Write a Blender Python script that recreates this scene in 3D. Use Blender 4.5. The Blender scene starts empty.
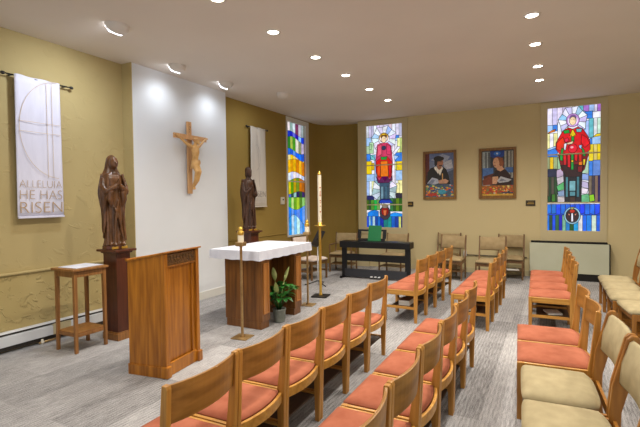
import bpy, bmesh, math, random
from mathutils import Vector, Matrix, Euler
random.seed(7)
PI = math.pi
SC = bpy.context.scene
COL = SC.collection

# ------------------------------------------------------------------ camera, world, exposure
F_PX, YAW, PITCH, ROLL = 438.01, math.radians(28.029), math.radians(1.627), math.radians(-0.695)
CAM_H = 1.70
fw = Vector((-math.sin(YAW)*math.cos(PITCH), math.cos(YAW)*math.cos(PITCH), -math.sin(PITCH)))
r0 = Vector((math.cos(YAW), math.sin(YAW), 0)); u0 = r0.cross(fw)
rt = r0*math.cos(ROLL) + u0*math.sin(ROLL); up = rt.cross(fw)
cd = bpy.data.cameras.new('camera'); cam = bpy.data.objects.new('camera', cd); COL.objects.link(cam)
M3 = Matrix((rt, up, -fw)).transposed()
cam.matrix_world = Matrix.Translation((0, 0, CAM_H)) @ M3.to_4x4()
cd.sensor_fit = 'HORIZONTAL'; cd.sensor_width = 36.0; cd.lens = F_PX/640*36.0; cd.clip_start = 0.05
SC.camera = cam
SC.view_settings.view_transform = 'Standard'; SC.view_settings.look = 'None'
SC.view_settings.exposure = 0.04; SC.view_settings.gamma = 1.0; SC.view_settings.use_curve_mapping = False
w = bpy.data.worlds.new('world'); SC.world = w; w.use_nodes = True
w.node_tree.nodes['Background'].inputs[0].default_value = (0.90, 0.95, 1.0, 1)
w.node_tree.nodes['Background'].inputs[1].default_value = 0.84
DOWN_W = 116.0      # each recessed downlight
SPOT_W = 95.0      # each wall-wash spotlight

# ------------------------------------------------------------------ dimensions of the room
XL, YB, ZC = -5.62, 10.60, 3.75
XR, YF = 3.6, -2.2

# ------------------------------------------------------------------ colour and materials
def lin(c):
    return tuple(((x/255)/12.92 if x/255 <= 0.04045 else ((x/255+0.055)/1.055)**2.4) for x in c[:3])
def base_mat(name):
    m = bpy.data.materials.new(name); m.use_nodes = True
    nt = m.node_tree; return m, nt, nt.nodes['Principled BSDF']
def N(nt, t, **k):
    n = nt.nodes.new(t)
    for a, b in k.items(): setattr(n, a, b)
    return n
def setup_coord(nt, scale, kind='Object'):
    tc = N(nt, 'ShaderNodeTexCoord'); mp = N(nt, 'ShaderNodeMapping')
    mp.inputs['Scale'].default_value = scale
    nt.links.new(tc.outputs[kind], mp.inputs['Vector']); return mp
def noisy(name, c1, c2, scale=(5,5,5), rough=0.6, bump=0.0, detail=4, metal=0.0, bscale=None, spec=0.5, dist=0.003, sharp=None):
    m, nt, p = base_mat(name)
    mp = setup_coord(nt, scale); nz = N(nt, 'ShaderNodeTexNoise'); nz.inputs['Detail'].default_value = detail
    nz.inputs['Scale'].default_value = 1.0
    nt.links.new(mp.outputs[0], nz.inputs['Vector'])
    cr = N(nt, 'ShaderNodeValToRGB')
    cr.color_ramp.elements[0].position = 0.3; cr.color_ramp.elements[1].position = 0.7
    cr.color_ramp.elements[0].color = (*lin(c1), 1); cr.color_ramp.elements[1].color = (*lin(c2), 1)
    nt.links.new(nz.outputs['Fac'], cr.inputs['Fac']); nt.links.new(cr.outputs[0], p.inputs['Base Color'])
    p.inputs['Roughness'].default_value = rough; p.inputs['Metallic'].default_value = metal
    p.inputs['Specular IOR Level'].default_value = spec
    if bump:
        b = N(nt, 'ShaderNodeBump'); b.inputs['Strength'].default_value = bump; b.inputs['Distance'].default_value = dist
        if bscale:
            mp2 = setup_coord(nt, bscale); n2 = N(nt, 'ShaderNodeTexNoise'); n2.inputs['Scale'].default_value = 1.0
            n2.inputs['Detail'].default_value = 6; n2.inputs['Distortion'].default_value = 1.2
            nt.links.new(mp2.outputs[0], n2.inputs['Vector']); src = n2.outputs['Fac']
            if sharp:
                rr = N(nt, 'ShaderNodeValToRGB'); rr.color_ramp.elements[0].position = sharp[0]; rr.color_ramp.elements[1].position = sharp[1]
                nt.links.new(src, rr.inputs['Fac']); src = rr.outputs[0]
            nt.links.new(src, b.inputs['Height'])
        else: nt.links.new(nz.outputs['Fac'], b.inputs['Height'])
        nt.links.new(b.outputs[0], p.inputs['Normal'])
    return m
def wood(name, c1, c2, axis=2, rough=0.38, f=34):
    s = [f, f, f]; s[axis] = f/14
    return noisy(name, c1, c2, tuple(s), rough, 0.06, 5)
def plain(name, c, rough=0.5, metal=0.0, emit=0.0, spec=0.5):
    m, nt, p = base_mat(name)
    p.inputs['Base Color'].default_value = (*lin(c), 1); p.inputs['Roughness'].default_value = rough
    p.inputs['Metallic'].default_value = metal; p.inputs['Specular IOR Level'].default_value = spec
    if emit:
        p.inputs['Emission Color'].default_value = (*lin(c), 1); p.inputs['Emission Strength'].default_value = emit
    return m

M = {}
M['wall_gold'] = noisy('stucco gold', (174,155,106), (184,165,116), (1.2,1.2,1.2), 0.75, 0.45, 3, bscale=(4,4,5), spec=0.25, dist=0.008, sharp=(0.56,0.66))
M['wall_low'] = noisy('stucco gold coarse', (172,152,98), (184,164,112), (1.5,1.5,1.5), 0.75, 0.7, 3, bscale=(7,7,8), spec=0.25, dist=0.012, sharp=(0.54,0.62))
M['wall_olive'] = noisy('paint olive', (150,124,62), (156,130,68), (1.2,1.2,1.2), 0.8, 0.25, 3, bscale=(45,45,45), spec=0.2)
M['wall_cream'] = noisy('paint cream', (204,188,144), (210,194,150), (0.8,0.8,0.8), 0.8, 0.25, 3, bscale=(45,45,45), spec=0.2)
M['wall_white'] = noisy('paint white', (214,216,218), (220,222,224), (0.8,0.8,0.8), 0.7, 0.1, 3, bscale=(60,60,60), spec=0.2)
M['ceiling'] = noisy('ceiling paint', (220,211,200), (226,217,206), (0.8,0.8,0.8), 0.85, 0.2, 3, bscale=(50,50,50), spec=0.2)
M['trim_cream'] = plain('trim cream', (200,186,146), 0.5)
M['trim_white'] = plain('trim white', (214,212,204), 0.5)
M['heater_white'] = noisy('heater enamel', (208,210,212), (216,218,220), (3,3,3), 0.4)
M['heater_cream'] = noisy('heater cream enamel', (186,188,164), (192,194,172), (3,3,3), 0.45)
M['dark'] = plain('dark void', (20,18,16), 0.9)
M['pipe'] = plain('dark pipe', (52,46,40), 0.6)
M['wood_chair'] = wood('chair oak', (156,102,36), (196,142,64), 2, 0.36)
M['wood_chair_h'] = wood('chair oak rail', (168,114,42), (204,152,70), 1, 0.36)
M['wood_back'] = wood('chair back plywood', (130,88,34), (172,122,56), 0, 0.34, 26)
M['wood_tan'] = wood('brown chair oak', (132,84,30), (172,116,46), 2, 0.36)
M['wood_dull'] = wood('dull chair wood', (104,74,44), (128,94,58), 2, 0.45)
M['rack'] = wood('dark rack board', (44,28,16), (66,44,26), 0, 0.6)  # dark board, deepened further to carry the under-seat shade in its colour
M['wood_lectern'] = wood('lectern oak', (134,76,12), (190,122,34), 2, 0.32, 26)
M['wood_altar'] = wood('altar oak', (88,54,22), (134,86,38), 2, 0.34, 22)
M['wood_altar_lit'] = wood('altar oak lit side', (144,90,38), (180,120,58), 2, 0.34, 22)  # same oak made lighter: brightness of the side face put into the colour
M['wood_carve'] = noisy('lectern carving', (70,46,22), (136,94,42), (60,60,60), 0.5, 1.0, 3, dist=0.01)
M['wood_red'] = wood('mahogany', (66,31,17), (94,47,26), 2, 0.35)
M['wood_stand'] = wood('side table oak', (120,78,36), (156,106,54), 2, 0.4)
M['statue'] = noisy('carved walnut', (62,38,20), (114,74,40), (16,16,9), 0.33, 0.25, 6, bscale=(26,26,7), dist=0.004)
M['statue_b'] = noisy('carved walnut dark', (54,32,20), (86,54,34), (16,16,9), 0.36, 0.25, 6, bscale=(26,26,7), dist=0.004)
M['corpus'] = noisy('carved limewood', (190,142,80), (216,172,108), (14,14,14), 0.45, 0.1)
M['cross'] = wood('cross wood', (190,142,92), (212,166,116), 2, 0.5)
M['gold'] = plain('gilt', (200,160,70), 0.35, 0.6)
M['brass'] = noisy('brass', (208,164,64), (226,188,92), (8,8,8), 0.28, metal=0.75)
M['brass_old'] = noisy('aged brass', (150,120,76), (182,152,104), (12,12,12), 0.35, metal=0.6)
M['candle'] = plain('wax', (236,226,200), 0.5)
M['orange'] = noisy('orange upholstery', (158,90,66), (180,110,84), (9,9,9), 0.9, 0.3, 6, bscale=(160,160,160), spec=0.15, dist=0.002)
M['tan'] = noisy('tan upholstery', (160,147,114), (178,164,129), (10,10,10), 0.9, 0.35, 6, bscale=(180,180,180), spec=0.15, dist=0.002)
M['tan_dull'] = noisy('dull tan upholstery', (150,130,96), (166,146,110), (10,10,10), 0.9, 0.3, 6, bscale=(180,180,180), spec=0.15, dist=0.002)
M['pink_cushion'] = noisy('pale cushion', (206,188,176), (220,204,192), (9,9,9), 0.9)
M['cloth'] = noisy('altar linen', (200,203,216), (216,219,230), (7,7,7), 0.85, 0.5, 4, bscale=(14,14,5), dist=0.01, spec=0.2)
M['banner'] = noisy('banner linen', (210,208,222), (222,220,234), (6,6,2), 0.85, 0.3, 3, bscale=(12,12,1.5), dist=0.01, spec=0.2)
M['banner_b'] = noisy('banner linen ivory', (206,198,186), (218,210,198), (6,6,2), 0.85, 0.4, 3, bscale=(14,14,2), dist=0.01, spec=0.2)
M['gold_print'] = plain('gold print', (178,150,116), 0.6)
M['gold_line'] = plain('gold line', (206,182,154), 0.6)
M['grey_print'] = plain('grey print', (164,156,150), 0.7)
M['black'] = plain('black satin', (16,17,20), 0.32)
M['black_m'] = plain('black iron', (22,20,20), 0.45)
M['piano_grey'] = plain('charcoal', (48,50,56), 0.45)
M['green_book'] = plain('green cover', (16,112,64), 0.5)
M['white_paper'] = plain('paper', (226,224,216), 0.7)
M['book_brown'] = plain('brown cover', (112,84,62), 0.6)
M['leaf'] = noisy('peace lily leaf', (20,70,24), (48,116,40), (14,14,14), 0.35)
M['spathe'] = noisy('pale spathe', (140,156,84), (176,182,120), (14,14,14), 0.5)
M['pot'] = noisy('stone pot', (112,118,108), (138,142,132), (18,18,18), 0.5)
M['soil'] = noisy('soil', (40,28,18), (62,44,28), (60,60,60), 0.95)
M['plastic'] = plain('beige plastic', (214,206,188), 0.45)
M['plate_dark'] = noisy('bronze plaque', (40,34,28), (72,62,44), (60,60,60), 0.4, metal=0.3)
M['frame_gold'] = wood('gilt frame', (112,76,26), (150,108,46), 2, 0.4)
M['fixture'] = plain('fixture paint', (220,214,206), 0.5)
M['lamp_on'] = plain('lit lens', (255,246,228), 0.5, emit=14.0)
M['slot_on'] = plain('lit slot', (240,244,255), 0.5, emit=7.0)
M['lead'] = plain('lead came', (22,22,26), 0.6)
M['flame'] = plain('brass follower', (214,180,110), 0.3, 0.5)
M['navy'] = noisy('navy weave', (24,28,48), (40,44,66), (40,40,40), 0.9)
M['bag_white'] = plain('pale stripe', (190,194,206), 0.85)
M['red_print'] = plain('red wax inlay', (196,92,52), 0.5)

# floor carpet: plank tiles with streaks running down the room
def carpet():
    m, nt, p = base_mat('carpet tiles')
    L = nt.links.new
    tc = N(nt, 'ShaderNodeTexCoord')
    mp = N(nt, 'ShaderNodeMapping'); mp.inputs['Rotation'].default_value = (0,0,PI/2); L(tc.outputs['Object'], mp.inputs['Vector'])
    br = N(nt, 'ShaderNodeTexBrick'); br.offset = 0.5
    br.inputs['Scale'].default_value = 1.0; br.inputs['Brick Width'].default_value = 1.0; br.inputs['Row Height'].default_value = 0.5
    br.inputs['Mortar Size'].default_value = 0.0015
    br.inputs['Color1'].default_value = (0.0,0.0,0.0,1); br.inputs['Color2'].default_value = (1,1,1,1); br.inputs['Mortar'].default_value = (0.35,0.35,0.35,1)
    L(mp.outputs[0], br.inputs['Vector'])
    def nz(sc, det):
        q = N(nt, 'ShaderNodeMapping'); q.inputs['Scale'].default_value = sc; L(tc.outputs['Object'], q.inputs['Vector'])
        n = N(nt, 'ShaderNodeTexNoise'); n.inputs['Scale'].default_value = 1; n.inputs['Detail'].default_value = det
        L(q.outputs[0], n.inputs['Vector']); return n.outputs['Fac']
    s1 = nz((95, 8.0, 1), 4); s2 = nz((7, 2.0, 1), 2); s3 = nz((150, 110, 1), 2)
    def mth(op, a, b):
        n = N(nt, 'ShaderNodeMath'); n.operation = op
        for i, v in enumerate((a, b)):
            if isinstance(v, (int, float)): n.inputs[i].default_value = v
            else: L(v, n.inputs[i])
        return n.outputs[0]
    t = mth('MULTIPLY', br.outputs['Color'], 0.22)
    v = mth('ADD', mth('MULTIPLY', s1, 0.7), mth('MULTIPLY', s2, 0.2))
    sx_ = N(nt, 'ShaderNodeSeparateXYZ'); L(tc.outputs['Object'], sx_.inputs[0])
    rib = mth('SINE', mth('MULTIPLY', sx_.outputs['X'], 2*PI/0.034), 0)
    n4 = nz((16, 30, 1), 2)
    v = mth('ADD', v, mth('MULTIPLY', rib, mth('MULTIPLY', mth('SUBTRACT', n4, 0.25), 0.20)))
    v = mth('ADD', v, mth('MULTIPLY', s3, 0.9)); v = mth('ADD', v, t); v = mth('SUBTRACT', v, 0.51)
    cr = N(nt, 'ShaderNodeValToRGB')
    cr.color_ramp.elements[0].position = 0.15; cr.color_ramp.elements[0].color = (*lin((88,86,86)), 1)
    cr.color_ramp.elements[1].position = 0.80; cr.color_ramp.elements[1].color = (*lin((190,188,188)), 1)
    L(v, cr.inputs['Fac']); L(cr.outputs[0], p.inputs['Base Color'])
    p.inputs['Roughness'].default_value = 0.95; p.inputs['Specular IOR Level'].default_value = 0.1
    b = N(nt, 'ShaderNodeBump'); b.inputs['Strength'].default_value = 0.6; b.inputs['Distance'].default_value = 0.004
    L(v, b.inputs['Height']); L(b.outputs[0], p.inputs['Normal'])
    return m
M['carpet'] = carpet()

def attr_mat(name, emissive):
    m, nt, p = base_mat(name)
    a = N(nt, 'ShaderNodeAttribute'); a.attribute_name = 'Col'
    nz = N(nt, 'ShaderNodeTexNoise'); nz.inputs['Scale'].default_value = 9 if emissive else 30; nz.inputs['Detail'].default_value = 4
    tc = N(nt, 'ShaderNodeTexCoord'); nt.links.new(tc.outputs['Object'], nz.inputs['Vector'])
    mr = N(nt, 'ShaderNodeMapRange'); mr.inputs['From Min'].default_value = 0.3; mr.inputs['From Max'].default_value = 0.7
    mr.inputs['To Min'].default_value = 0.78; mr.inputs['To Max'].default_value = 1.25
    nt.links.new(nz.outputs['Fac'], mr.inputs['Value'])
    vm = N(nt, 'ShaderNodeVectorMath'); vm.operation = 'SCALE'
    nt.links.new(a.outputs['Color'], vm.inputs[0]); nt.links.new(mr.outputs[0], vm.inputs['Scale'])
    if emissive:
        p.inputs['Base Color'].default_value = (0.02,0.02,0.02,1)
        ad = N(nt, 'ShaderNodeHueSaturation'); ad.inputs['Saturation'].default_value = 1.12; ad.inputs['Value'].default_value = 0.95
        nt.links.new(vm.outputs[0], ad.inputs['Color']); nt.links.new(ad.outputs[0], p.inputs['Emission Color']); p.inputs['Emission Strength'].default_value = 1.05
        p.inputs['Roughness'].default_value = 0.25
    else:
        ad = N(nt, 'ShaderNodeVectorMath'); ad.operation = 'MULTIPLY_ADD'; ad.inputs[1].default_value = (1.0,1.0,1.0); ad.inputs[2].default_value = (0.008,0.008,0.008)
        nt.links.new(vm.outputs[0], ad.inputs[0]); nt.links.new(ad.outputs[0], p.inputs['Base Color']); p.inputs['Roughness'].default_value = 0.6
    return m
M['glass'] = attr_mat('stained glass lit by daylight', True)
M['paint'] = attr_mat('oil paint', False)

# ------------------------------------------------------------------ mesh builder
class MB:
    def __init__(s): s.bm = bmesh.new()
    def box(s, c, d, rot=None):
        r = bmesh.ops.create_cube(s.bm, size=1.0)
        mt = Matrix.Translation(c) @ ((Euler(rot).to_matrix().to_4x4()) if rot else Matrix.Identity(4)) @ Matrix.Diagonal((*d, 1))
        bmesh.ops.transform(s.bm, matrix=mt, verts=r['verts']); return s
    def bb(s, x0, x1, y0, y1, z0, z1):
        return s.box(((x0+x1)/2, (y0+y1)/2, (z0+z1)/2), (abs(x1-x0), abs(y1-y0), abs(z1-z0)))
    def hull(s, lo, hi):          # two matching rings joined, capped
        a = [s.bm.verts.new(p) for p in lo]; b = [s.bm.verts.new(p) for p in hi]; n = len(a)
        for i in range(n): s.bm.faces.new((a[i], a[(i+1) % n], b[(i+1) % n], b[i]))
        s.bm.faces.new(a[::-1]); s.bm.faces.new(b); return s
    def prism_x(s, yz, x0, x1): return s.hull([(x0, y, z) for y, z in yz], [(x1, y, z) for y, z in yz])
    def prism_y(s, xz, y0, y1): return s.hull([(x, y0, z) for x, z in xz], [(x, y1, z) for x, z in xz])
    def prism_z(s, xy, z0, z1): return s.hull([(x, y, z0) for x, y in xy], [(x, y, z1) for x, y in xy])
    def loft(s, rings, cap=True):
        R = [[s.bm.verts.new(p) for p in r] for r in rings]; n = len(R[0])
        for a, b in zip(R, R[1:]):
            for i in range(n): s.bm.faces.new((a[i], a[(i+1) % n], b[(i+1) % n], b[i]))
        if cap: s.bm.faces.new(R[0][::-1]); s.bm.faces.new(R[-1])
        return s
    def lathe(s, prof, c=(0,0), n=20):
        return s.loft([[(c[0]+r*math.cos(2*PI*i/n), c[1]+r*math.sin(2*PI*i/n), z) for i in range(n)] for r, z in prof])
    def tube(s, pts, rad, n=8):
        pts = [Vector(p) for p in pts]; rad = rad if isinstance(rad, (list, tuple)) else [rad]*len(pts)
        rings = []; prev = None
        for i, p in enumerate(pts):
            d = (pts[min(i+1, len(pts)-1)] - pts[max(i-1, 0)]).normalized()
            a = prev if prev and abs(prev.dot(d)) < 0.95 else (Vector((0,0,1)) if abs(d.z) < 0.9 else Vector((1,0,0)))
            x = (a - d*a.dot(d)).normalized(); y = d.cross(x); prev = x
            rings.append([p + x*rad[i]*math.cos(2*PI*k/n) + y*rad[i]*math.sin(2*PI*k/n) for k in range(n)])
        return s.loft(rings)
    def ball(s, c, r, seg=14):
        r = r if isinstance(r, (tuple, list)) else (r, r, r)
        q = bmesh.ops.create_uvsphere(s.bm, u_segments=seg, v_segments=max(6, seg//2+2), radius=1.0)
        bmesh.ops.transform(s.bm, matrix=Matrix.Translation(c) @ Matrix.Diagonal((*r, 1)), verts=q['verts']); return s
    def mesh(s, name):
        bmesh.ops.recalc_face_normals(s.bm, faces=s.bm.faces)
        me = bpy.data.meshes.new(name); s.bm.to_mesh(me); s.bm.free(); return me
    def build(s, name, mat, parent=None, smooth=False, bevel=0.0, loc=None, rotz=0.0, sub=0):
        me = s.mesh(name)
        me.materials.append(mat)
        if smooth:
            for f in me.polygons: f.use_smooth = True
        o = bpy.data.objects.new(name, me); COL.objects.link(o)
        if parent: o.parent = parent
        if loc: o.location = loc
        if rotz: o.rotation_euler.z = rotz
        if bevel:
            b = o.modifiers.new('bevel', 'BEVEL'); b.width = bevel; b.segments = 2; b.limit_method = 'ANGLE'; b.angle_limit = 0.7
        if sub:
            q = o.modifiers.new('sub', 'SUBSURF'); q.levels = sub; q.render_levels = sub
        return o
def tag(o, label, cat, group=None):
    o['label'] = label; o['category'] = cat
    if group: o['group'] = group
    return o
def thing(name, label, cat, loc=(0,0,0), rotz=0.0, group=None):
    o = bpy.data.objects.new(name, None); COL.objects.link(o); o.location = loc; o.rotation_euler.z = rotz
    o.empty_display_size = 0.1
    return tag(o, label, cat, group)
def struct(o): o['kind'] = 'structure'; return o
def copy_tree(o, parent=None):
    c = o.copy(); COL.objects.link(c); c.parent = parent
    for ch in list(o.children): copy_tree(ch, c)
    return c
def remeshed(o, voxel, smooth_it=4):
    md = o.modifiers.new('remesh', 'REMESH'); md.mode = 'VOXEL'; md.voxel_size = voxel; md.use_smooth_shade = True
    if smooth_it:
        sm = o.modifiers.new('smooth', 'SMOOTH'); sm.iterations = smooth_it; sm.factor = 0.5
    return o

# ------------------------------------------------------------------ room shell
struct(MB().bb(XL-0.3, XR+0.2, YF, YB+0.6, -0.10, 0.0).build('floor', M['carpet']))
struct(MB().bb(XL-0.3, XR+0.2, YF, YB+0.6, ZC, ZC+0.12).build('ceiling', M['ceiling']))
PY0, PY1, PX = 4.40, 6.47, -5.42            # white projecting panel behind the crucifix
W1 = (8.90, 9.80, 0.87, 3.63)               # window in the left wall: y0,y1,z0,z1
lw = MB()
lw.bb(XL-0.2, XL, YF, PY0+0.2, 0, ZC)
lw.build('wall_left', M['wall_gold']); struct(bpy.data.objects['wall_left'])
lw = MB()
lw.bb(XL-0.2, XL, PY1-0.2, W1[0], 0, ZC); lw.bb(XL-0.2, XL, W1[1], 9.98, 0, ZC)
lw.bb(XL-0.2, XL, W1[0], W1[1], 0, W1[2]); lw.bb(XL-0.2, XL, W1[0], W1[1], W1[3], ZC)
struct(lw.build('wall_left_altar', M['wall_olive']))
struct(MB().bb(XL-0.2, PX, PY0, PY1, 0, ZC).build('wall_altar_panel', M['wall_white']))
struct(MB().bb(XL-0.05, PX+0.003, PY0-0.012, PY0, 0, ZC).build('trim_1', M['wall_gold']))
# rounded corner
cw = MB(); pts = []
cx, cy, ax, ay = -4.55, 9.98, 1.07, 0.84
for i in range(17):
    a = PI - (PI/2)*i/16
    ca, sa = math.cos(a), math.sin(a); e = 0.72
    pts.append((cx + ax*math.copysign(abs(ca)**e, ca), cy + ay*abs(sa)**e))
outer = [(x-0.15 if i < 9 else x, y+0.15) for i, (x, y) in enumerate(pts)]
outer[0] = (pts[0][0]-0.2, pts[0][1])
for i in range(16):
    cw.prism_z([pts[i], pts[i+1], outer[i+1], outer[i]], 0, ZC)
bmesh.ops.remove_doubles(cw.bm, verts=cw.bm.verts, dist=0.0005)
struct(cw.build('wall_corner', M['wall_olive']))
# back wall with two openings
W2 = (-4.28, -3.30, 1.00, 3.62); W3 = (-0.12, 0.86, 1.00, 3.62)
bw = MB(); xs = [-4.50, W2[0], W2[1], W3[0], W3[1], XR+0.2]
bw.bb(xs[0], xs[1], YB, YB+0.3, 0, ZC); bw.bb(xs[2], xs[3], YB, YB+0.3, 0, ZC); bw.bb(xs[4], xs[5], YB, YB+0.3, 0, ZC)
for W in (W2, W3):
    bw.bb(W[0], W[1], YB, YB+0.3, 0, W[2]); bw.bb(W[0], W[1], YB, YB+0.3, W[3], ZC)
struct(bw.build('wall_back', M['wall_cream']))
struct(MB().bb(XR, XR+0.2, 2.0, YB, 0, ZC).build('wall_right', M['wall_cream']))
# dado ledge and the rougher wall below it
struct(MB().bb(XL, XL+0.030, YF, 4.388, 0.0, 0.875).build('trim_2', M['wall_low']))
struct(MB().bb(XL, XL+0.055, YF, 4.388, 0.875, 0.905).build('trim_3', M['wall_gold'], bevel=0.01))
struct(MB().bb(XL, XL+0.02, PY1, W1[0]-0.06, 0.93, 0.955).build('trim_4', M['wall_olive'], bevel=0.004))
struct(MB().bb(PX, PX+0.02, PY0+0.01, PY1, 0.0, 0.14).build('baseboard_altar', M['trim_white'], bevel=0.004))
struct(MB().bb(XL, XL+0.02, PY1, 9.9, 0.0, 0.14).build('baseboard_left', M['trim_cream'], bevel=0.004))
struct(MB().bb(-3.1, XR, YB-0.02, YB, 0.0, 0.12).build('baseboard_back', M['trim_cream'], bevel=0.004))

# ------------------------------------------------------------------ flat pictures: shapes laid as thin layered pieces
def panel(name, mat, parent, org, ud, nd, W, H, box, shapes, lead_w=0.0, lead_parent=None, seq=0.00015):
    """box=(x0,y0,x1,y1) author units with y down; org is the lower-left corner; ud runs right, nd towards the viewer"""
    ud, nd, org = Vector(ud), Vector(nd), Vector(org); zz = Vector((0,0,1))
    x0, y0, x1, y1 = box
    def P(p, d=0.0):
        a = min(max((p[0]-x0)/(x1-x0), 0), 1); b = min(max((y1-p[1])/(y1-y0), 0), 1)
        return org + ud*(a*W) + zz*(b*H) + nd*d
    bm = bmesh.new(); cl = bm.loops.layers.color.new('Col'); lb = bmesh.new()
    for k, sh in enumerate(shapes):
        col, pts = sh[0], sh[1]; ld = sh[2] if len(sh) > 2 else 1
        d = k*seq
        vs = [bm.verts.new(P(p, d)) for p in pts]
        try: f = bm.faces.new(vs)
        except ValueError: continue
        c = tuple(v/255 for v in col)      # byte colours are stored display-encoded
        for l in f.loops: l[cl] = (*c, 1)
        if lead_w and ld:
            n = len(pts)
            for i in range(n):
                a, b = P(pts[i], d+0.00007), P(pts[(i+1) % n], d+0.00007); e = b-a
                if e.length < 1e-4: continue
                e.normalize(); s = nd.cross(e)*(lead_w*ld/2); e = e*(lead_w*0.3)
                q = [lb.verts.new(v) for v in (a-e-s, b+e-s, b+e+s, a-e+s)]; lb.faces.new(q)
    bmesh.ops.triangulate(bm, faces=[f for f in bm.faces if len(f.verts) > 4])
    for f in bm.faces:
        f.normal_update()
        if f.normal.dot(nd) < 0: f.normal_flip()
    me = bpy.data.meshes.new(name); bm.to_mesh(me); bm.free(); me.materials.append(mat)
    try: me.color_attributes.active_color = me.color_attributes['Col']
    except Exception: pass
    o = bpy.data.objects.new(name, me); COL.objects.link(o); o.parent = parent
    if lead_w:
        ml = bpy.data.meshes.new('leading'); lb.to_mesh(ml); ml.materials.append(M['lead'])
        ol = bpy.data.objects.new('leading', ml); COL.objects.link(ol); ol.parent = parent
    lb.free()
    return o
def rc(c, x0, y0, x1, y1, l=1): return (c, [(x0,y0), (x1,y0), (x1,y1), (x0,y1)], l)
def el(c, cx, cy, rx, ry, n=16, l=1, a0=0, a1=2*PI): 
    return (c, [(cx+rx*math.cos(a0+(a1-a0)*i/n), cy+ry*math.sin(a0+(a1-a0)*i/n)) for i in range(n)], l)
def pg(c, *pts, l=1): return (c, list(pts), l)
def jit(c, k=12): return tuple(max(0, min(255, v+random.randint(-k, k))) for v in c)
def strips(y0, y1, xs, cols, slope=0.0):
    out = []
    for i in range(len(xs)-1):
        a, b = xs[i], xs[i+1]
        out.append((jit(cols[i % len(cols)], 8), [(a, y0+slope*a), (b, y0+slope*b), (b, y1+slope*b), (a, y1+slope*a)], 0.8))
    return out
def rays(cx, cy, r0, r1, n, cols, ph=0.0):
    out = []
    for i in range(n):
        a, b = ph+2*PI*i/n, ph+2*PI*(i+1)/n; k = r1*(1.0 if i % 2 else 0.86); k2 = r1*(0.86 if i % 2 else 1.0)
        out.append((jit(cols[i % len(cols)], 8), [(cx+r0*math.cos(a), cy+r0*math.sin(a)), (cx+k*math.cos(a), cy+k*math.sin(a)*1.05), (cx+k2*math.cos(b), cy+k2*math.sin(b)*1.05), (cx+r0*math.cos(b), cy+r0*math.sin(b))], 1))
    return out

WHT=(236,236,248); LAV=(214,206,240); LBL=(168,200,240); BLU=(92,140,224); COB=(30,76,214); DBL=(24,36,150); TEA=(120,190,196); YEL=(232,204,84)
PYE=(238,230,170); GRN=(30,150,60); DGR=(20,70,36); RED=(206,24,34); DRD=(120,14,22); ORA=(230,120,30); SKN=(240,214,178); VIO=(176,120,206); BRN=(64,42,26); DRK=(26,24,34); PGR=(176,214,170)

# window 3 design (author units: 50..585 wide, 65..1300 tall)
S3 = [rc(WHT, 50,65,585,1300, 0)]
S3 += strips(50, 235, [50,105,155,210,265,310], [WHT,LAV,WHT,LAV,WHT])
S3 += strips(50, 135, [310,365,415,470,520,550,585], [LAV,TEA,VIO,LBL,LAV,VIO])
S3 += [rc((236,228,240), 310,50,365,105), rc(BLU, 430,128,505,198), rc(WHT, 505,135,585,198), rc((150,196,226), 365,120,430,200)]
S3 += strips(198, 385, [470,515,550,585], [TEA,(226,230,236),(206,226,210)])
S3 += [pg(YEL,(500,385),(545,352),(585,350),(585,376),(520,388)), pg(LBL,(485,385),(585,372),(585,455),(485,480)), pg(BLU,(470,400),(500,390),(500,470),(470,480))]
S3 += [rc(LBL, 50,235,110,300), rc(BLU, 110,235,160,296), pg(ORA,(50,318),(95,290),(140,276),(130,300),(80,312))]
S3 += strips(318, 480, [50,80,118,160], [PYE,WHT,PYE])
S3 += [pg(BLU,(50,490),(160,450),(165,560),(50,548)), pg(LBL,(50,474),(160,440),(160,462),(50,492))]
S3 += strips(215, 560, [160,215,265], [WHT,LAV]); S3 += strips(215, 560, [370,420,470], [WHT,LBL])
S3 += rays(312, 210, 60, 150, 14, [WHT,LAV,(240,240,250),LBL], 0.15)
S3 += strips(450, 620, [470,515,550,585], [YEL,(220,206,130),YEL])
S3 += [rc(BLU, 470,612,510,770), rc((112,142,206), 510,605,585,760)]
S3 += strips(556, 682, [50,80,118,160], [(150,160,130),(214,184,48),(150,176,130)])
S3 += [rc((36,38,62), 50,676,150,760)]
S3 += strips(755, 1015, [50,70,95,125,160], [(90,78,60),(34,44,34),(70,64,52),(30,60,36)])
S3 += strips(755, 1015, [470,500,530,560,585], [(110,98,92),(60,56,64),(120,104,92),(44,40,90)])
S3 += [rc((150,186,150), 160,560,240,680), rc((176,206,180), 400,600,470,730), pg((190,170,196),(150,690),(215,670),(235,740),(190,790),(150,760)), pg((140,160,210),(400,730),(470,740),(470,800),(390,790)),
       pg((206,196,204),(150,770),(225,745),(240,830),(160,830)), pg((96,170,110),(150,850),(235,800),(240,880),(165,900)), pg((140,160,190),(160,905),(235,890),(240,950),(170,950)), pg((200,190,190),(160,955),(250,960),(230,1012),(160,1012)),
       pg((190,180,210),(395,800),(465,820),(470,880),(400,860)), pg((226,214,226),(400,870),(470,885),(450,935),(400,925)), pg((110,176,130),(400,940),(470,930),(490,1015),(400,1015)), pg((140,196,60),(475,945),(520,935),(530,1000),(480,1010)), rc(DGR, 60,950,90,1010), rc((60,110,40), 100,930,140,1005)]
S3 += [pg((20,18,22),(215,640),(410,640),(395,1012),(235,1012)), rc((72,120,128), 242,700,268,960), rc((64,110,120), 352,700,380,960), rc((120,168,176), 280,800,342,900), rc((90,140,150), 284,905,340,950), rc((60,40,28), 285,960,340,1010)]
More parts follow.
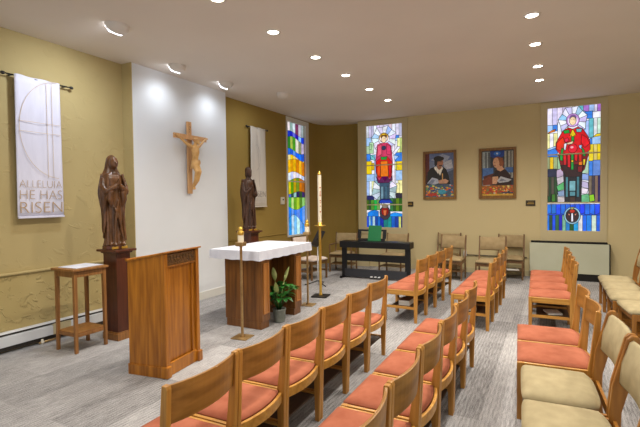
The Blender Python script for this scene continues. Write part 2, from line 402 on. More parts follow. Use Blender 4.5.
S3 += [pg(DRD,(165,535),(470,535),(430,690),(380,740),(260,740),(200,690)), pg((44,18,18),(190,640),(430,640),(390,760),(250,760)), pg(GRN,(178,500),(216,500),(212,600),(186,590)), pg(RED,(216,540),(250,540),(250,640),(222,640)), pg(RED,(258,540),(290,540),(290,670),(262,660)),
       rc(GRN, 296,530,322,690), rc(YEL, 298,595,320,615), pg(RED,(328,540),(362,540),(358,610),(330,600)), pg((210,40,36),(370,540),(402,540),(402,620),(376,610)), pg(ORA,(372,615),(412,610),(408,650),(372,648)), pg(YEL,(414,590),(440,590),(430,650),(416,650)), pg(DRD,(360,660),(412,655),(405,715),(365,715))]
S3 += [pg(RED,(212,300),(280,268),(350,268),(410,292),(455,360),(482,420),(484,500),(450,530),(180,530),(142,480),(142,420),(175,360)), pg((228,60,40),(150,415),(215,360),(240,430),(200,500),(150,480)), pg((226,36,48),(400,350),(450,380),(478,440),(430,480),(395,430)), pg((240,90,110),(225,385),(262,372),(276,400),(240,420)),
       pg(GRN,(215,300),(275,292),(282,325),(228,330)), pg(TEA,(345,290),(405,292),(395,325),(350,322)), pg(YEL,(312,288),(345,350),(325,350),(325,362),(300,362),(300,350),(280,350)), rc(GRN, 298,362,326,420),
       pg(WHT,(225,430),(255,420),(240,500),(222,480)), pg(GRN,(200,470),(222,480),(212,545),(190,530)), pg(LBL,(370,455),(400,450),(410,500),(380,480)), pg(GRN,(398,470),(425,500),(440,560),(415,560)), pg(SKN,(250,425),(320,405),(310,435),(262,440)), el((214,30,52), 312,480,46,45), el((250,180,190), 304,468,16,12,10,0), pg((240,236,246),(256,268),(285,250),(345,250),(368,270),(312,290))]
S3 += [el((196,150,214), 312,203,66,66), el((240,224,246), 312,206,50,50,16,0), el((120,92,140), 312,180,36,34,14,0), el(SKN, 312,210,33,42,16), rc((140,90,80), 297,196,307,200,0), rc((140,90,80), 318,196,328,200,0), rc((200,120,110), 302,228,322,232,0)]
S3 += [pg(COB,(50,1030),(585,1030),(585,1140),(50,1140), l=0)]
for i, x in enumerate(range(50, 585, 48)):
    S3.append(pg(jit((40,96,226),22),(x,1030+random.randint(0,6)),(x+48,1030),(x+48,1110+random.randint(0,36)),(x,1110+random.randint(0,30))))
S3 += strips(1140, 1300, [50,78,108,140,176,210,245,285,325,370,412,450,500,545,585], [(60,130,220),(30,60,50),COB,(40,90,70),(30,40,180),(120,180,150),(60,120,200),DGR,(80,160,220),(216,226,220),(40,110,220),(40,120,220),(206,222,206),(40,100,210)])
S3 += [el((150,190,210), 310,1145,84,86), el((46,22,26), 310,1145,66,70), pg(WHT,(300,1120),(318,1120),(322,1205),(298,1205)), el((190,60,50), 310,1100,28,20,10), pg((220,150,130),(262,1120),(290,1130),(280,1150)), pg((220,150,130),(360,1120),(330,1130),(340,1150)), pg((150,150,100),(290,1060),(330,1060),(322,1084),(298,1084))]
# window 2 design (38..298 wide, 30..767 tall)
S2 = [rc(WHT, 38,30,298,767, 0)]
S2 += strips(30, 120, [38,56,74,92,112,135,165,200,222,246,270,298], [(206,200,214),LAV,(190,184,200),WHT,LAV,(214,206,222),LAV,(200,190,206),WHT,LAV,(186,176,200)])
S2 += [rc(LBL, 38,115,75,200), rc(PGR, 60,150,90,230), rc(BLU, 240,112,270,132), rc(LBL,240,132,298,150), rc((176,200,170), 38,175,62,232), rc(BLU, 38,232,66,285), rc(TEA, 66,240,100,275), rc(YEL, 38,285,76,380), rc((206,166,50), 76,300,100,350), rc(LBL, 38,380,100,450)]
S2 += strips(132, 235, [258,278,298], [PYE,(200,214,140)]) + [rc(BLU, 240,235,298,296), rc(YEL, 250,296,298,360), rc((210,214,140), 232,300,252,355), rc(LBL, 246,360,298,430)]
S2 += rays(165, 130, 40, 92, 14, [WHT,LAV,(226,236,246),LBL], 0.1)
S2 += strips(240, 560, [96,112], [LBL]) + strips(180, 520, [222,240], [WHT])
S2 += [pg(TEA,(66,236),(96,262),(106,286),(70,270)), pg(WHT,(225,236),(262,190),(280,196),(240,250)), pg(PGR,(62,160),(78,166),(74,204),(58,196)), pg(LBL,(232,250),(268,262),(240,290))]
S2 += strips(430, 535, [38,58,76,96], [LBL,WHT,PYE]) + strips(430, 535, [246,262,298], [WHT,PYE]) + [rc((40,44,96), 38,535,92,570), rc((36,30,50), 246,522,298,556), rc(PYE, 250,450,274,520)]
S2 += rays(165, 500, 30, 96, 12, [(196,210,220),(170,190,210),WHT,(150,176,190)], 0.2)
S2 += strips(566, 640, [38,52,68,92,112,135], [(70,110,40),(40,84,50),(90,140,60),(60,170,90),(110,150,80)]) + strips(556, 650, [205,228,246,270,298], [(60,110,60),(40,80,40),(80,120,40),(44,90,34)])
S2 += [pg((56,80,100),(132,420),(205,420),(202,560),(136,560)), rc((110,140,156), 140,470,160,560), rc((70,100,120), 170,470,190,560), pg((30,40,120),(128,575),(140,560),(204,560),(226,590),(124,590)), pg((60,80,180),(124,590),(226,590),(210,570),(140,566))]
S2 += [pg((196,84,110),(118,170),(150,160),(190,160),(216,185),(226,300),(218,400),(200,430),(130,430),(108,400),(104,290)), pg((224,110,130),(122,178),(150,170),(150,240),(116,260)), pg((214,90,120),(185,170),(212,188),(214,250),(184,240)), pg((206,40,40),(110,290),(150,260),(190,260),(222,300),(218,400),(165,425),(108,395)), pg(ORA,(142,290),(190,290),(196,400),(140,400)), pg((226,80,40),(116,330),(140,310),(138,400),(116,390)), pg((190,20,40),(196,310),(218,320),(212,395),(198,400)),
       el((50,60,90), 164,196,16,15), pg(GRN,(142,256),(165,262),(188,256),(184,280),(146,280)), pg((90,30,80),(108,395),(130,430),(150,400),(170,435),(190,400),(205,430),(222,396),(224,425),(200,445),(120,445)), pg((150,180,210),(108,360),(116,400),(106,400))]
S2 += [el((214,170,90), 165,122,32,34), el((240,226,236), 165,126,26,28,14,0), pg((120,80,40),(143,110),(165,96),(187,110),(184,126),(146,126)), el(SKN, 165,135,17,24,14), rc((240,200,80), 150,96,180,104), rc((120,80,70), 157,130,163,132,0), rc((120,80,70), 168,130,174,132,0)]
S2 += [pg((60,130,220),(44,660),(70,644),(100,640),(124,650),(124,690),(44,690)), pg((80,150,230),(205,668),(240,656),(298,668),(298,690),(205,690))]
S2 += strips(686, 767, [38,52,66,80,98,116,135,160,190,215,240,265,282,298], [COB,(140,180,220),(60,110,200),(180,206,216),(30,70,170),(60,120,190),DBL,(30,110,120),(40,130,130),(50,100,190),(30,60,150),(200,200,120),(50,40,110)])
S2 += [el((60,50,60), 170,660,38,50), el((150,50,50), 170,650,26,32,12), pg((206,120,90),(156,640),(184,640),(176,680),(162,680)), el((130,120,110), 170,612,24,16,10)]
# window 1 design (22..132 wide, 42..790 tall)
def wave(y, amp, ph): return lambda x: y + 1.8*amp*math.sin(x/22.0+ph)
S1 = [rc(WHT, 22,42,132,790, 0)]
def band(f0, f1, xs, cols):
    out = []
    for i in range(len(xs)-1):
        a, b = xs[i], xs[i+1]; m = (a+b)/2
        out.append((jit(cols[i % len(cols)], 10), [(a, f0(a)), (m, f0(m)), (b, f0(b)), (b, f1(b)), (m, f1(m)), (a, f1(a))], 0.8))
    return out
X1 = [22,38,52,66,82,100,116,132]
fs = [lambda x:42, wave(112,8,2.4), wave(150,10,1.9), wave(228,8,2.8), wave(272,10,2.2), wave(290,6,1), wave(380,8,1.5), wave(420,8,0.6), wave(508,6,0), lambda x:538, wave(606,9,4.2), wave(690,20,1.8), lambda x:790]
cl = [[(206,206,200),(226,224,230),(150,170,160),(206,210,230),(120,70,90),(190,186,196),(150,176,170)], [(150,190,240),(60,80,200),(50,60,180),(120,130,220),(60,60,170)], [(110,160,70),(60,130,50),(150,190,90),(90,150,60),(210,220,210),(120,130,110),(176,170,200)], [(80,120,230),(70,110,220),(60,90,210),(110,150,240),(70,110,230)], [(236,220,120),(240,230,160),(226,196,90)],
      [(232,178,50),(240,190,60),(214,150,30),(226,166,60),(200,120,30),(236,190,100),(190,110,40)], [(216,226,240),(230,236,246),(190,210,240),(236,240,246)], [(70,130,40),(200,196,60),(90,150,50),(180,160,40),(110,150,50),(196,120,50),(170,100,40)], [(60,50,90),(90,120,200),(40,60,60),(150,200,200),(40,40,80),(40,80,60)],
      [(150,200,130),(90,170,80),(190,220,150),(110,170,60),(170,200,90),(90,140,60)], [(110,160,240),(90,140,236),(130,176,244),(100,150,240)], [(120,180,230),(80,150,220),(190,220,240),(130,190,236),(206,230,240)]]
for i in range(12):
    S1 += band(fs[i], fs[i+1], X1, cl[i])

def window(name, W, org, ud, nd, box, shapes, bars, frame_mat, fr, lead=0.010):
    wdt, hgt = W
    r = bpy.data.objects.new(name, None); COL.objects.link(r); r['kind'] = 'structure'
    o, u, n, z = Vector(org), Vector(ud), Vector(nd), Vector((0,0,1))
    panel('stained_glass', M['glass'], r, o - n*0.05, ud, nd, wdt, hgt, box, shapes, lead)
    b = MB()
    def slab(a0, a1, z0, z1, d0, d1):
        p = [o+u*a0+n*d0, o+u*a1+n*d0, o+u*a1+n*d1, o+u*a0+n*d1]
        b.hull([q+z*z0 for q in p], [q+z*z1 for q in p])
    for h in bars: slab(0, wdt, h-0.014, h+0.014, -0.03, -0.005)
    L, R_, B, T = fr
    slab(-L, 0.012, -B, hgt+T, -0.02, 0.025); slab(wdt-0.012, wdt+R_, -B, hgt+T, -0.02, 0.025)
    slab(0.012, wdt-0.012, -B, 0.012, -0.02, 0.025); slab(0.012, wdt-0.012, hgt-0.012, hgt+T, -0.02, 0.025)
    b.build('window_frame', frame_mat, r, bevel=0.004)
    q = MB(); p = [o+u*-0.02-n*0.07, o+u*(wdt+0.02)-n*0.07, o+u*(wdt+0.02)-n*0.12, o+u*-0.02-n*0.12]
    q.hull([v+z*-0.02 for v in p], [v+z*(hgt+0.02) for v in p]); q.build('outer_pane', M['lead'], r)
    return r
window('window_1', (W1[1]-W1[0], W1[3]-W1[2]), (XL, W1[0], W1[2]), (0,1,0), (1,0,0), (22,42,132,790), S1, [1.32], M['trim_white'], (0.02, 0.14, 0.03, 0.10))
H2 = W2[3]-W2[2]
window('window_2', (0.98, H2), (W2[0], YB, W2[2]), (1,0,0), (0,-1,0), (38,30,298,767), S2, [H2*(767-602)/737, H2*(767-317)/737], M['trim_cream'], (0.14, 0.13, 0.16, 0.11))
window('window_3', (0.98, H2), (W3[0], YB, W3[2]), (1,0,0), (0,-1,0), (50,65,585,1300), S3, [H2*(1300-1017)/1235, H2*(1300-534)/1235], M['trim_cream'], (0.12, 0.11, 0.22, 0.11))

# ------------------------------------------------------------------ ceiling lights
def spot(name, parent, loc, target, energy, color, size, blend, rad=0.06):
    l = bpy.data.lights.new(name, 'SPOT'); l.energy = energy; l.color = color; l.spot_size = math.radians(size); l.spot_blend = blend; l.shadow_soft_size = rad
    o = bpy.data.objects.new(name, l); COL.objects.link(o); o.parent = parent; o.location = loc
    d = Vector(target) - Vector(loc); o.rotation_euler = d.to_track_quat('-Z', 'Y').to_euler(); return o
dl0 = thing('recessed_light', '', 'ceiling light', (0,0,ZC), group='recessed downlights in the ceiling')
t = MB(); n = 28
for (ra, rb, za, zb) in ((0.105, 0.078, 0.0, -0.012), ):
    rings = [[(r*math.cos(2*PI*i/n), r*math.sin(2*PI*i/n), z) for i in range(n)] for r, z in ((0.092,-0.001),(0.092,-0.008),(0.066,-0.010),(0.062,-0.002))]
    t.loft(rings, cap=False)
t.build('trim_ring', M['fixture'], dl0, smooth=True)
MB().lathe([(0.063,-0.0015),(0.063,-0.006)], n=28).build('lens', M['lamp_on'], dl0)
spot('downlight_bulb', dl0, (0,0,-0.03), (0,0,-1), DOWN_W, (1.0,0.93,0.83), 150, 0.9, 0.05)
lefts = [(-2.99, y) for y in (8.63, 7.61, 6.57, 5.54, 4.47, 3.47, 2.43, 1.40)]
rights = [(-0.215, y) for y in (8.54, 7.64, 6.54, 5.50, 4.46, 3.42, 2.38)] 
added_row = [(2.55, y) for y in (7.6, 5.5, 3.4)]  # unseen third row of downlights, added for the light it gives
ordn = ['farthest', 'second farthest', 'third farthest', 'fourth farthest', 'fifth farthest', 'sixth farthest', 'seventh farthest', 'eighth farthest']
k = 0
for rowname, L in (('left ceiling row', lefts), ('right ceiling row', rights), ('an added unseen row by the right wall', added_row)):
    for i, (x, y) in enumerate(L):
        o = dl0 if k == 0 else copy_tree(dl0); k += 1
        o.location = (x, y, ZC)
        o['label'] = 'lit recessed light, %s from the camera in %s' % (ordn[i], rowname) if i else 'lit recessed light nearest the back wall in %s' % rowname
def wash(x, y, tgt, label, energy=SPOT_W, slot=True, dirx=-1):
    r = thing('wall_wash_light', label, 'spotlight', (x, y, ZC), group='surface spotlights near the altar wall')
    b = MB()
    rings = []
    for (rr, z) in ((0.15,-0.001),(0.145,-0.03),(0.12,-0.065),(0.07,-0.085),(0.01,-0.09)):
        rings.append([(0.04+rr*math.cos(a), rr*math.sin(a), z) for a in [(-PI/2 + PI*i/12) for i in range(13)]] + [(0.04-0.02, -rr*0.9, z), ] [:0])
    for ring in rings: pass
    b.loft(rings); b.build('housing', M['fixture'], r, smooth=False)
    s = MB(); s.prism_y([(0.041,-0.004),(0.022,-0.004),(0.022,-0.072),(0.041,-0.072)], -0.132, 0.132) if False else s.hull([(0.022,-0.13,-0.035),(0.042,-0.13,-0.035),(0.042,0.13,-0.035),(0.022,0.13,-0.035)], [(0.022,-0.075,-0.088),(0.042,-0.075,-0.088),(0.042,0.075,-0.088),(0.022,0.075,-0.088)])
    s.build('lit_slot', M['slot_on'] if slot else M['fixture'], r)
    c = r.location
    spot('wash_bulb', r, (-0.02,0,-0.07), Vector(tgt)-Vector(c), energy, (0.82,0.90,1.0), 150, 1.0, 0.10)
    return r
wash(-4.50, 3.42, (-5.4,3.3,2.2), 'half-dome ceiling spotlight above the side table and first statue')
wash(-5.04, 4.85, (-5.42,4.95,1.5), 'round ceiling spotlight above the near side of the white crucifix panel', 20)
wash(-5.04, 5.95, (-5.42,6.1,1.5), 'ceiling spotlight above the far side of the white crucifix panel', 20)
wash(-4.62, 7.09, (-5.5,7.2,1.9), 'ceiling spotlight in front of the ivory wall hanging', 34, False)

# ------------------------------------------------------------------ heating
h = thing('baseboard_heater', 'long white enamelled baseboard heater along the left wall', 'heater', (XL+0.032, 1.2, 0))
L = 3.1
MB().prism_y([(0,0.235),(0.055,0.235),(0.075,0.222),(0.0,0.222)], 0, L).build('top_cap', M['heater_white'], h, bevel=0.002)
MB().prism_y([(0,0.22),(0.05,0.22),(0.05,0.19),(0,0.19)], 0, L).build('vent', M['pipe'], h)
MB().prism_y([(0.05,0.195),(0.075,0.185),(0.078,0.075),(0.066,0.07),(0.05,0.075)], 0, L).build('front_panel', M['heater_white'], h, bevel=0.002)
MB().prism_y([(0,0.19),(0.05,0.19),(0.05,0.02),(0,0.02)], 0.0, L).build('fin_element', M['pipe'], h)
MB().bb(0.049, 0.0795, 2.02, 2.25, 0.072, 0.2).build('joint_cover', M['trim_cream'], h, bevel=0.002)
v = thing('pipe_valve', 'small dull pipe valve on the floor under the baseboard heater', 'valve', (XL+0.135, 3.08, 0.0))
MB().tube([(0,-0.05,0.022),(0,0.16,0.024)], 0.013).build('pipe_stub', M['brass_old'], v, smooth=True)
MB().lathe([(0.02,0.0),(0.022,0.03),(0.014,0.045),(0.0145,0.06)], (0,-0.01), 10).build('valve_body', M['plastic'], v, smooth=True)
c = thing('convector_heater', 'wide cream metal convector heater under the right stained-glass window', 'heater', (0.28, 10.46, 0))
MB().bb(-0.72, 0.71, -0.11, 0.10, 0.145, 0.755).build('cabinet', M['heater_cream'], c, bevel=0.006)
MB().bb(-0.70, 0.69, -0.10, 0.13, 0.0, 0.145).build('base_shadow', M['dark'], c)  # dark box standing in for the shadow under the cabinet
MB().bb(-0.70, 0.69, -0.02, 0.13, 0.755, 0.79).build('top_grille', M['dark'], c)
MB().bb(0.71, 0.735, -0.08, 0.12, 0.10, 0.75).build('side_shade', M['dark'], c)  # solid dark strip painting the shade beside the cabinet
hb = MB().prism_y([(0,0.0),(0.05,0.0),(0.05,0.18),(0.02,0.20),(0,0.20)], 0, 1.1).build('corner_heater', M['trim_cream'], loc=(-5.28, 10.52, 0.001), rotz=-PI/2*0.98)
tag(hb, 'low cream baseboard heater on the rounded corner wall behind the piano', 'heater')
cdn = thing('wall_conduit', 'thin dark conduit line across the back wall behind the chairs', 'conduit', (-1.05, YB-0.022, 0.41))
MB().tube([(-0.72,0,0),(0.55,0,0)], 0.010).build('pipe', M['pipe'], cdn)
ob = MB().bb(-0.04,0.04,-0.035,0,-0.06,0.06).build('outlet_box', M['trim_white'], loc=(-1.81, YB, 0.44), bevel=0.005)
tag(ob, 'small white outlet box on the back wall between the chairs', 'outlet')

# ------------------------------------------------------------------ wall things
def text_mesh(body, size, mat, name, parent, M4, width=None, ext=0.001):
    cu = bpy.data.curves.new(name+'_curve', 'FONT'); cu.body = body; cu.size = size; cu.align_x = 'LEFT'; cu.extrude = ext; cu.offset = -0.0035 if size > 0.1 else 0.0
    tmp = bpy.data.objects.new('tmp', cu); COL.objects.link(tmp)
    dg = bpy.context.evaluated_depsgraph_get(); dg.update()
    me = bpy.data.meshes.new_from_object(tmp.evaluated_get(dg)); bpy.data.objects.remove(tmp); bpy.data.curves.remove(cu)
    xs_ = [v.co.x for v in me.vertices]; x0, x1 = min(xs_), max(xs_)
    sx = (width/(x1-x0)) if width else 1.0
    for q in me.vertices: q.co = M4 @ Vector(((q.co.x-x0)*sx, q.co.y, q.co.z))
    me.name = name; me.materials.clear(); me.materials.append(mat)
    o = bpy.data.objects.new(name, me); COL.objects.link(o); o.parent = parent; return o
def ribbon(mb, pts, wd, n, d=0.0):    # flat line in the y-z plane of a banner
    n = Vector(n)
    for a, b in zip(pts, pts[1:]):
        a, b = Vector(a), Vector(b); e = (b-a).normalized(); s = n.cross(e)*wd/2
        mb.hull([a-s, b-s, b-s+n*0.0015, a-s+n*0.0015], [a+s, b+s, b+s+n*0.0015, a+s+n*0.0015])
MX = Matrix(((0,0,1,0),(1,0,0,0),(0,1,0,0),(0,0,0,1)))   # text x->y, y->z, z->x
def banner(y0, y1, z0, z1, mat, label, rodlabel, ry0, ry1):
    x = XL+0.075; W = y1-y0; H = z1-z0
    b = thing('wall_banner', label, 'banner', (x, y0, z0))
    ft = MB(); nu, nv = 26, 20
    g = []
    for j in range(nv+1):
        row = []
        for i in range(nu+1):
            u, vv = i/nu, j/nv
            row.append((0.008*math.sin(u*9.5+0.6)*(vv*0.9+0.1)+0.004*math.sin(u*23)*vv, u*W + (0.012*(1-vv)*(u-0.5)), vv*H + (0.004*math.sin(u*14) if vv == 1 else 0)))
        g.append(row)
    f0 = [[ft.bm.verts.new(p) for p in r] for r in g]; f1 = [[ft.bm.verts.new((p[0]-0.004, p[1], p[2])) for p in r] for r in g]
    for j in range(nv):
        for i in range(nu):
            ft.bm.faces.new((f0[j][i], f0[j][i+1], f0[j+1][i+1], f0[j+1][i])); ft.bm.faces.new((f1[j][i], f1[j+1][i], f1[j+1][i+1], f1[j][i+1]))
    for j in range(nv):
        ft.bm.faces.new((f0[j][0], f0[j+1][0], f1[j+1][0], f1[j][0])); ft.bm.faces.new((f0[j][nu], f1[j][nu], f1[j+1][nu], f0[j+1][nu]))
    for i in range(nu):
        ft.bm.faces.new((f0[0][i], f1[0][i], f1[0][i+1], f0[0][i+1])); ft.bm.faces.new((f0[nv][i], f0[nv][i+1], f1[nv][i+1], f1[nv][i]))
    ft.build('fabric', mat, b, smooth=True)
    MB().bb(-0.003, 0.016, -0.006, W+0.006, -0.012, 0.012).build('bottom_hem', mat, b, bevel=0.004)
    r = thing('curtain_rod', rodlabel, 'rod', (x-0.018, ry0, z1-0.014))
    MB().tube([(0,0,0),(0,ry1-ry0,0)], 0.009).build('pole', M['black_m'], r, smooth=True)
    for q in (0.0, ry1-ry0):
        MB().ball((0,q,0), (0.02,0.028,0.02), 10).build('finial', M['black_m'], r, smooth=True)
    for q in (0.09, ry1-ry0-0.09):
        MB().bb(-0.056, 0.0, q-0.008, q+0.008, -0.012, 0.004).build('bracket', M['black_m'], r)
    return b, W, H
b1, W, H = banner(2.876, 3.414, 1.548, 3.230, M['banner'], 'long white banner printed ALLELUIA HE HAS RISEN in gold on the left wall', 'black curtain rod holding the gold-lettered white banner', 2.765, 3.575)
for body, size, z, wd in (('ALLELUIA', 0.135, 0.355, W*0.93), ('HE HAS', 0.165, 0.215, W*0.93), ('RISEN', 0.20, 0.050, W*0.93)):
    o = text_mesh(body, size, M['gold_print'], 'lettering', b1, Matrix.Translation((0.016, W*0.03, z)) @ MX, wd)
    o['label'] = 'gold lettering reading ' + body
ln = MB()
ribbon(ln, [(0.016,0.02,H*0.68),(0.016,W-0.02,H*0.68)], 0.0045, (1,0,0)); ribbon(ln, [(0.016,0.02,H*0.61),(0.016,W-0.02,H*0.61)], 0.0045, (1,0,0))
ribbon(ln, [(0.016,W*0.66,0.48),(0.016,W*0.66,H-0.03)], 0.0045, (1,0,0)); ribbon(ln, [(0.016,W*0.78,0.48),(0.016,W*0.78,H-0.03)], 0.0045, (1,0,0))
ribbon(ln, [(0.016, W*0.98-(W*0.92)*math.cos(a)**0.9 if math.cos(a) > 0 else W*0.98, H*0.64+0.60*math.sin(a)) for a in [(-1.5+i*3.0/30) for i in range(31)]], 0.005, (1,0,0))
ln.build('gold_line', M['gold_line'], b1)
b2, W, H = banner(7.39, 7.93, 1.60, 3.275, M['banner_b'], 'long ivory cloth banner with faint grey print behind the second statue', 'black curtain rod holding the ivory banner', 7.29, 8.02)
for body, size, z, wd in (('RISEN', 0.20, 0.20, W*0.86),):
    text_mesh(body, size, M['grey_print'], 'lettering', b2, Matrix.Translation((0.016, W*0.07, z)) @ MX, wd)['label'] = 'faint grey lettering'
ln = MB()
for q in range(4): ribbon(ln, [(0.016, W*0.1, 0.07+q*0.03), (0.016, W*0.9, 0.07+q*0.03)], 0.005, (1,0,0))
ribbon(ln, [(0.016,W*0.5,0.42),(0.016,W*0.42,H*0.9)], 0.005, (1,0,0)); ribbon(ln, [(0.016, W*0.2+0.2*math.cos(a), H*0.62+0.3*math.sin(a)) for a in [(-1.2+i*2.4/12) for i in range(13)]], 0.005, (1,0,0))
ln.build('grey_line', M['grey_print'], b2)
th = thing('thermostat', 'small beige thermostat on the olive wall beside the left window', 'thermostat', (XL, 8.67, 1.72))
MB().bb(0, 0.03, -0.075, 0.075, -0.085, 0.085).build('housing', M['plastic'], th, bevel=0.008)
MB().bb(0.03, 0.034, -0.02, 0.03, 0.01, 0.04).build('display', M['black'], th)
for x, lab in ((-3.13, 'small dark plaque on the back wall between the middle window and the paintings'), (-0.435, 'small dark plaque on the back wall beside the right window')):
    p = thing('wall_plaque', lab, 'plaque', (x, YB, 1.60), group='dark plaques on the back wall')
    MB().bb(-0.095, 0.095, -0.018, 0, -0.06, 0.06).build('plate', M['plate_dark'], p, bevel=0.004)
    MB().bb(-0.07, 0.07, -0.021, -0.018, -0.02, -0.008).bb(-0.05, 0.06, -0.021, -0.018, 0.015, 0.025).build('engraving', M['gold'], p)

# paintings
def painting(x0, x1, z0, z1, shapes, box, label):
    W, H = x1-x0, z1-z0; fwd = 0.058
    p = thing('framed_painting', label, 'painting', ((x0+x1)/2, YB-0.002, z0), group='framed paintings on the back wall')
    b = MB()
    b.bb(-W/2, -W/2+fwd, -0.04, 0, 0, H); b.bb(W/2-fwd, W/2, -0.04, 0, 0, H); b.bb(-W/2+fwd, W/2-fwd, -0.04, 0, 0, fwd); b.bb(-W/2+fwd, W/2-fwd, -0.04, 0, H-fwd, H)
    b.build('frame', M['frame_gold'], p, bevel=0.006)
    MB().bb(-W/2+fwd, W/2-fwd, -0.012, 0, fwd, H-fwd).build('backing', M['book_brown'], p)
    panel('canvas', M['paint'], p, (-W/2+fwd, -0.0135, fwd), (1,0,0), (0,-1,0), W-2*fwd, H-2*fwd, box, shapes, 0.0, seq=0.0001)
def mosaic(x0, x1, y0, y1, n, cols, s=9):
    out = []
    for _ in range(n):
        x, y = random.uniform(x0, x1), random.uniform(y0, y1); r = random.uniform(s*0.5, s)
        out.append((jit(random.choice(cols), 16), [(x-r, y-r*0.6), (x+r*0.7, y-r*0.5), (x+r, y+r*0.6), (x-r*0.6, y+r*0.7)]))
    return out
PA = [rc((110,122,150), 65,85,255,385), rc((96,110,150),65,85,255,140), pg((150,158,180),(100,130),(180,90),(230,110),(200,160)), pg((178,180,190),(185,150),(240,130),(250,190),(200,200)), rc((88,28,20), 65,85,92,235), rc((60,20,16), 65,235,90,300), pg((70,80,100),(200,220),(255,200),(255,300),(210,300)),
      pg((16,14,14),(78,300),(78,215),(100,185),(130,176),(180,176),(205,195),(222,240),(232,300)), pg((226,220,206),(126,178),(160,250),(184,186),(176,176),(160,200),(138,174)), pg((240,236,226),(122,182),(140,212),(132,178)), pg((24,20,20),(150,215),(166,240),(160,290),(146,270)),
      el((168,112,80), 162,150,24,32,16), el((26,20,18), 152,122,32,20,14), pg((26,20,18),(126,120),(150,110),(146,160),(134,176),(126,160)), el((30,20,18),178,122,14,12,10), pg((150,96,66),(145,170),(178,172),(172,190),(158,200),(148,190)), rc((30,20,16),158,166,180,172), rc((40,26,20),166,140,176,143),
      pg((170,176,192),(76,290),(110,250),(150,262),(160,290),(120,300)), pg((120,128,150),(80,292),(112,262),(130,270),(110,296)), pg((188,140,110),(150,272),(200,262),(222,276),(210,294),(160,294)), pg((206,160,90),(176,225),(184,225),(184,272),(178,272)),
      rc((70,90,110), 65,298,255,385)]
PA += mosaic(70,250,302,380,110, [(206,150,40),(40,110,150),(190,60,40),(60,140,80),(220,200,90),(40,60,130),(200,190,190),(226,110,40)])
PA += [el((60,150,180), 178,350,30,16,12), pg((176,50,30),(80,362),(140,356),(146,376),(84,380))]
PB = [rc((46,52,60), 60,65,275,370), rc((150,160,160), 66,70,118,300), rc((90,98,100), 84,75,96,280), rc((60,64,66),106,75,116,290), rc((150,150,140), 215,70,272,250), rc((70,72,66), 228,72,240,240), rc((96,96,90),252,72,262,240), rc((70,110,170), 66,180,140,250), rc((60,96,150),220,180,272,215), pg((18,60,140),(118,68),(215,68),(212,104),(190,112),(140,112),(120,104)), el((40,110,200), 166,86,24,14,12), pg((230,230,230),(158,86),(166,78),(174,86),(166,92)),
      pg((40,16,14),(140,300),(150,200),(190,178),(225,195),(256,235),(262,300)), pg((84,40,28),(72,236),(140,216),(160,240),(150,290),(80,290)), pg((120,56,30),(66,262),(110,236),(150,250),(140,292),(70,296)), pg((30,14,14),(130,240),(170,200),(180,290),(135,292)),
      pg((130,70,40),(140,116),(172,106),(204,118),(212,150),(206,176),(180,186),(176,140),(150,140)), el((206,156,120), 160,146,22,34,16), pg((200,150,116),(160,176),(188,160),(214,190),(190,205),(166,196)), pg((140,80,44),(172,112),(200,120),(206,168),(186,172)), rc((110,60,44),144,142,154,145), rc((150,60,50),142,164,156,168),
      pg((206,156,120),(134,240),(172,238),(176,262),(160,290),(134,288)), pg((176,178,184),(166,268),(190,238),(262,262),(240,276),(180,282)), pg((120,126,140),(176,272),(196,252),(230,268)),
      rc((150,96,40), 60,298,275,370)]
PB += mosaic(66,270,300,364,120, [(226,140,40),(200,60,30),(230,190,70),(180,90,30),(90,80,50),(210,200,150),(190,40,40),(120,130,60)])
PB += [rc((40,60,90),196,344,272,352), rc((214,170,60),66,356,272,366)]
painting(-2.785, -2.005, 1.708, 2.860, PA, (65,85,255,385), 'framed painting of a dark-haired man in a black jacket holding a pen')
painting(-1.500, -0.715, 1.705, 2.845, PB, (60,65,275,370), 'framed painting of a red-haired woman under a blue arch holding papers')

# crucifix
cr = thing('crucifix', 'wooden crucifix with carved figure hanging on the white panel', 'crucifix', (PX+0.022, 5.475, 1.85))
MB().bb(-0.022, 0.0, -0.012, 0.012, 1.02, 1.06).build('wall_hook', M['black_m'], cr)
MB().bb(0.0, 0.035, -0.045, 0.045, 0, 1.20).build('cross_upright', M['cross'], cr, bevel=0.004)
MB().bb(0.035, 0.065, -0.37, 0.37, 0.895, 0.975).build('cross_beam', M['cross'], cr, bevel=0.004)
for i, chh in enumerate('INRI'):
    text_mesh(chh, 0.045, M['wood_red'], 'inscription', cr, Matrix.Translation((0.036, -0.008, 1.14-i*0.042)) @ MX)
f = MB()
X0 = 0.135
f.tube([(X0,0.0,0.50),(X0+0.01,0.0,0.58),(X0+0.02,0.0,0.68),(X0+0.01,0.0,0.76),(X0-0.005,0,0.80)], [0.062,0.052,0.066,0.066,0.035], 14)
for s in (-1, 1):
    f.tube([(X0,s*0.045,0.765),(X0-0.015,s*0.13,0.80),(0.095,s*0.24,0.88),(0.085,s*0.30,0.925),(0.08,s*0.335,0.945)], [0.036,0.027,0.021,0.015,0.018], 10)
    f.tube([(X0,s*0.034,0.51),(X0+0.075,s*0.03,0.36),(X0+0.035,s*0.022,0.22),(0.10,s*0.012,0.12),(0.11,s*0.012,0.07)], [0.046,0.037,0.030,0.019,0.022], 12)
    for q in range(4):
        f.tube([(0.082,s*(0.34+q*0.002),0.935+q*0.009),(0.092,s*(0.368-abs(q-1.5)*0.004),0.936+q*0.010),(0.100,s*0.362,0.930+q*0.009)], 0.006, 6)
f.tube([(X0-0.005,0,0.79),(X0+0.02,0.015,0.84)], 0.026, 10)
f.ball((X0+0.035,0.03,0.865), (0.043,0.038,0.052)); f.ball((X0+0.066,0.036,0.832), (0.02,0.022,0.026), 10); f.ball((X0+0.078,0.036,0.860), (0.010,0.008,0.012), 8)
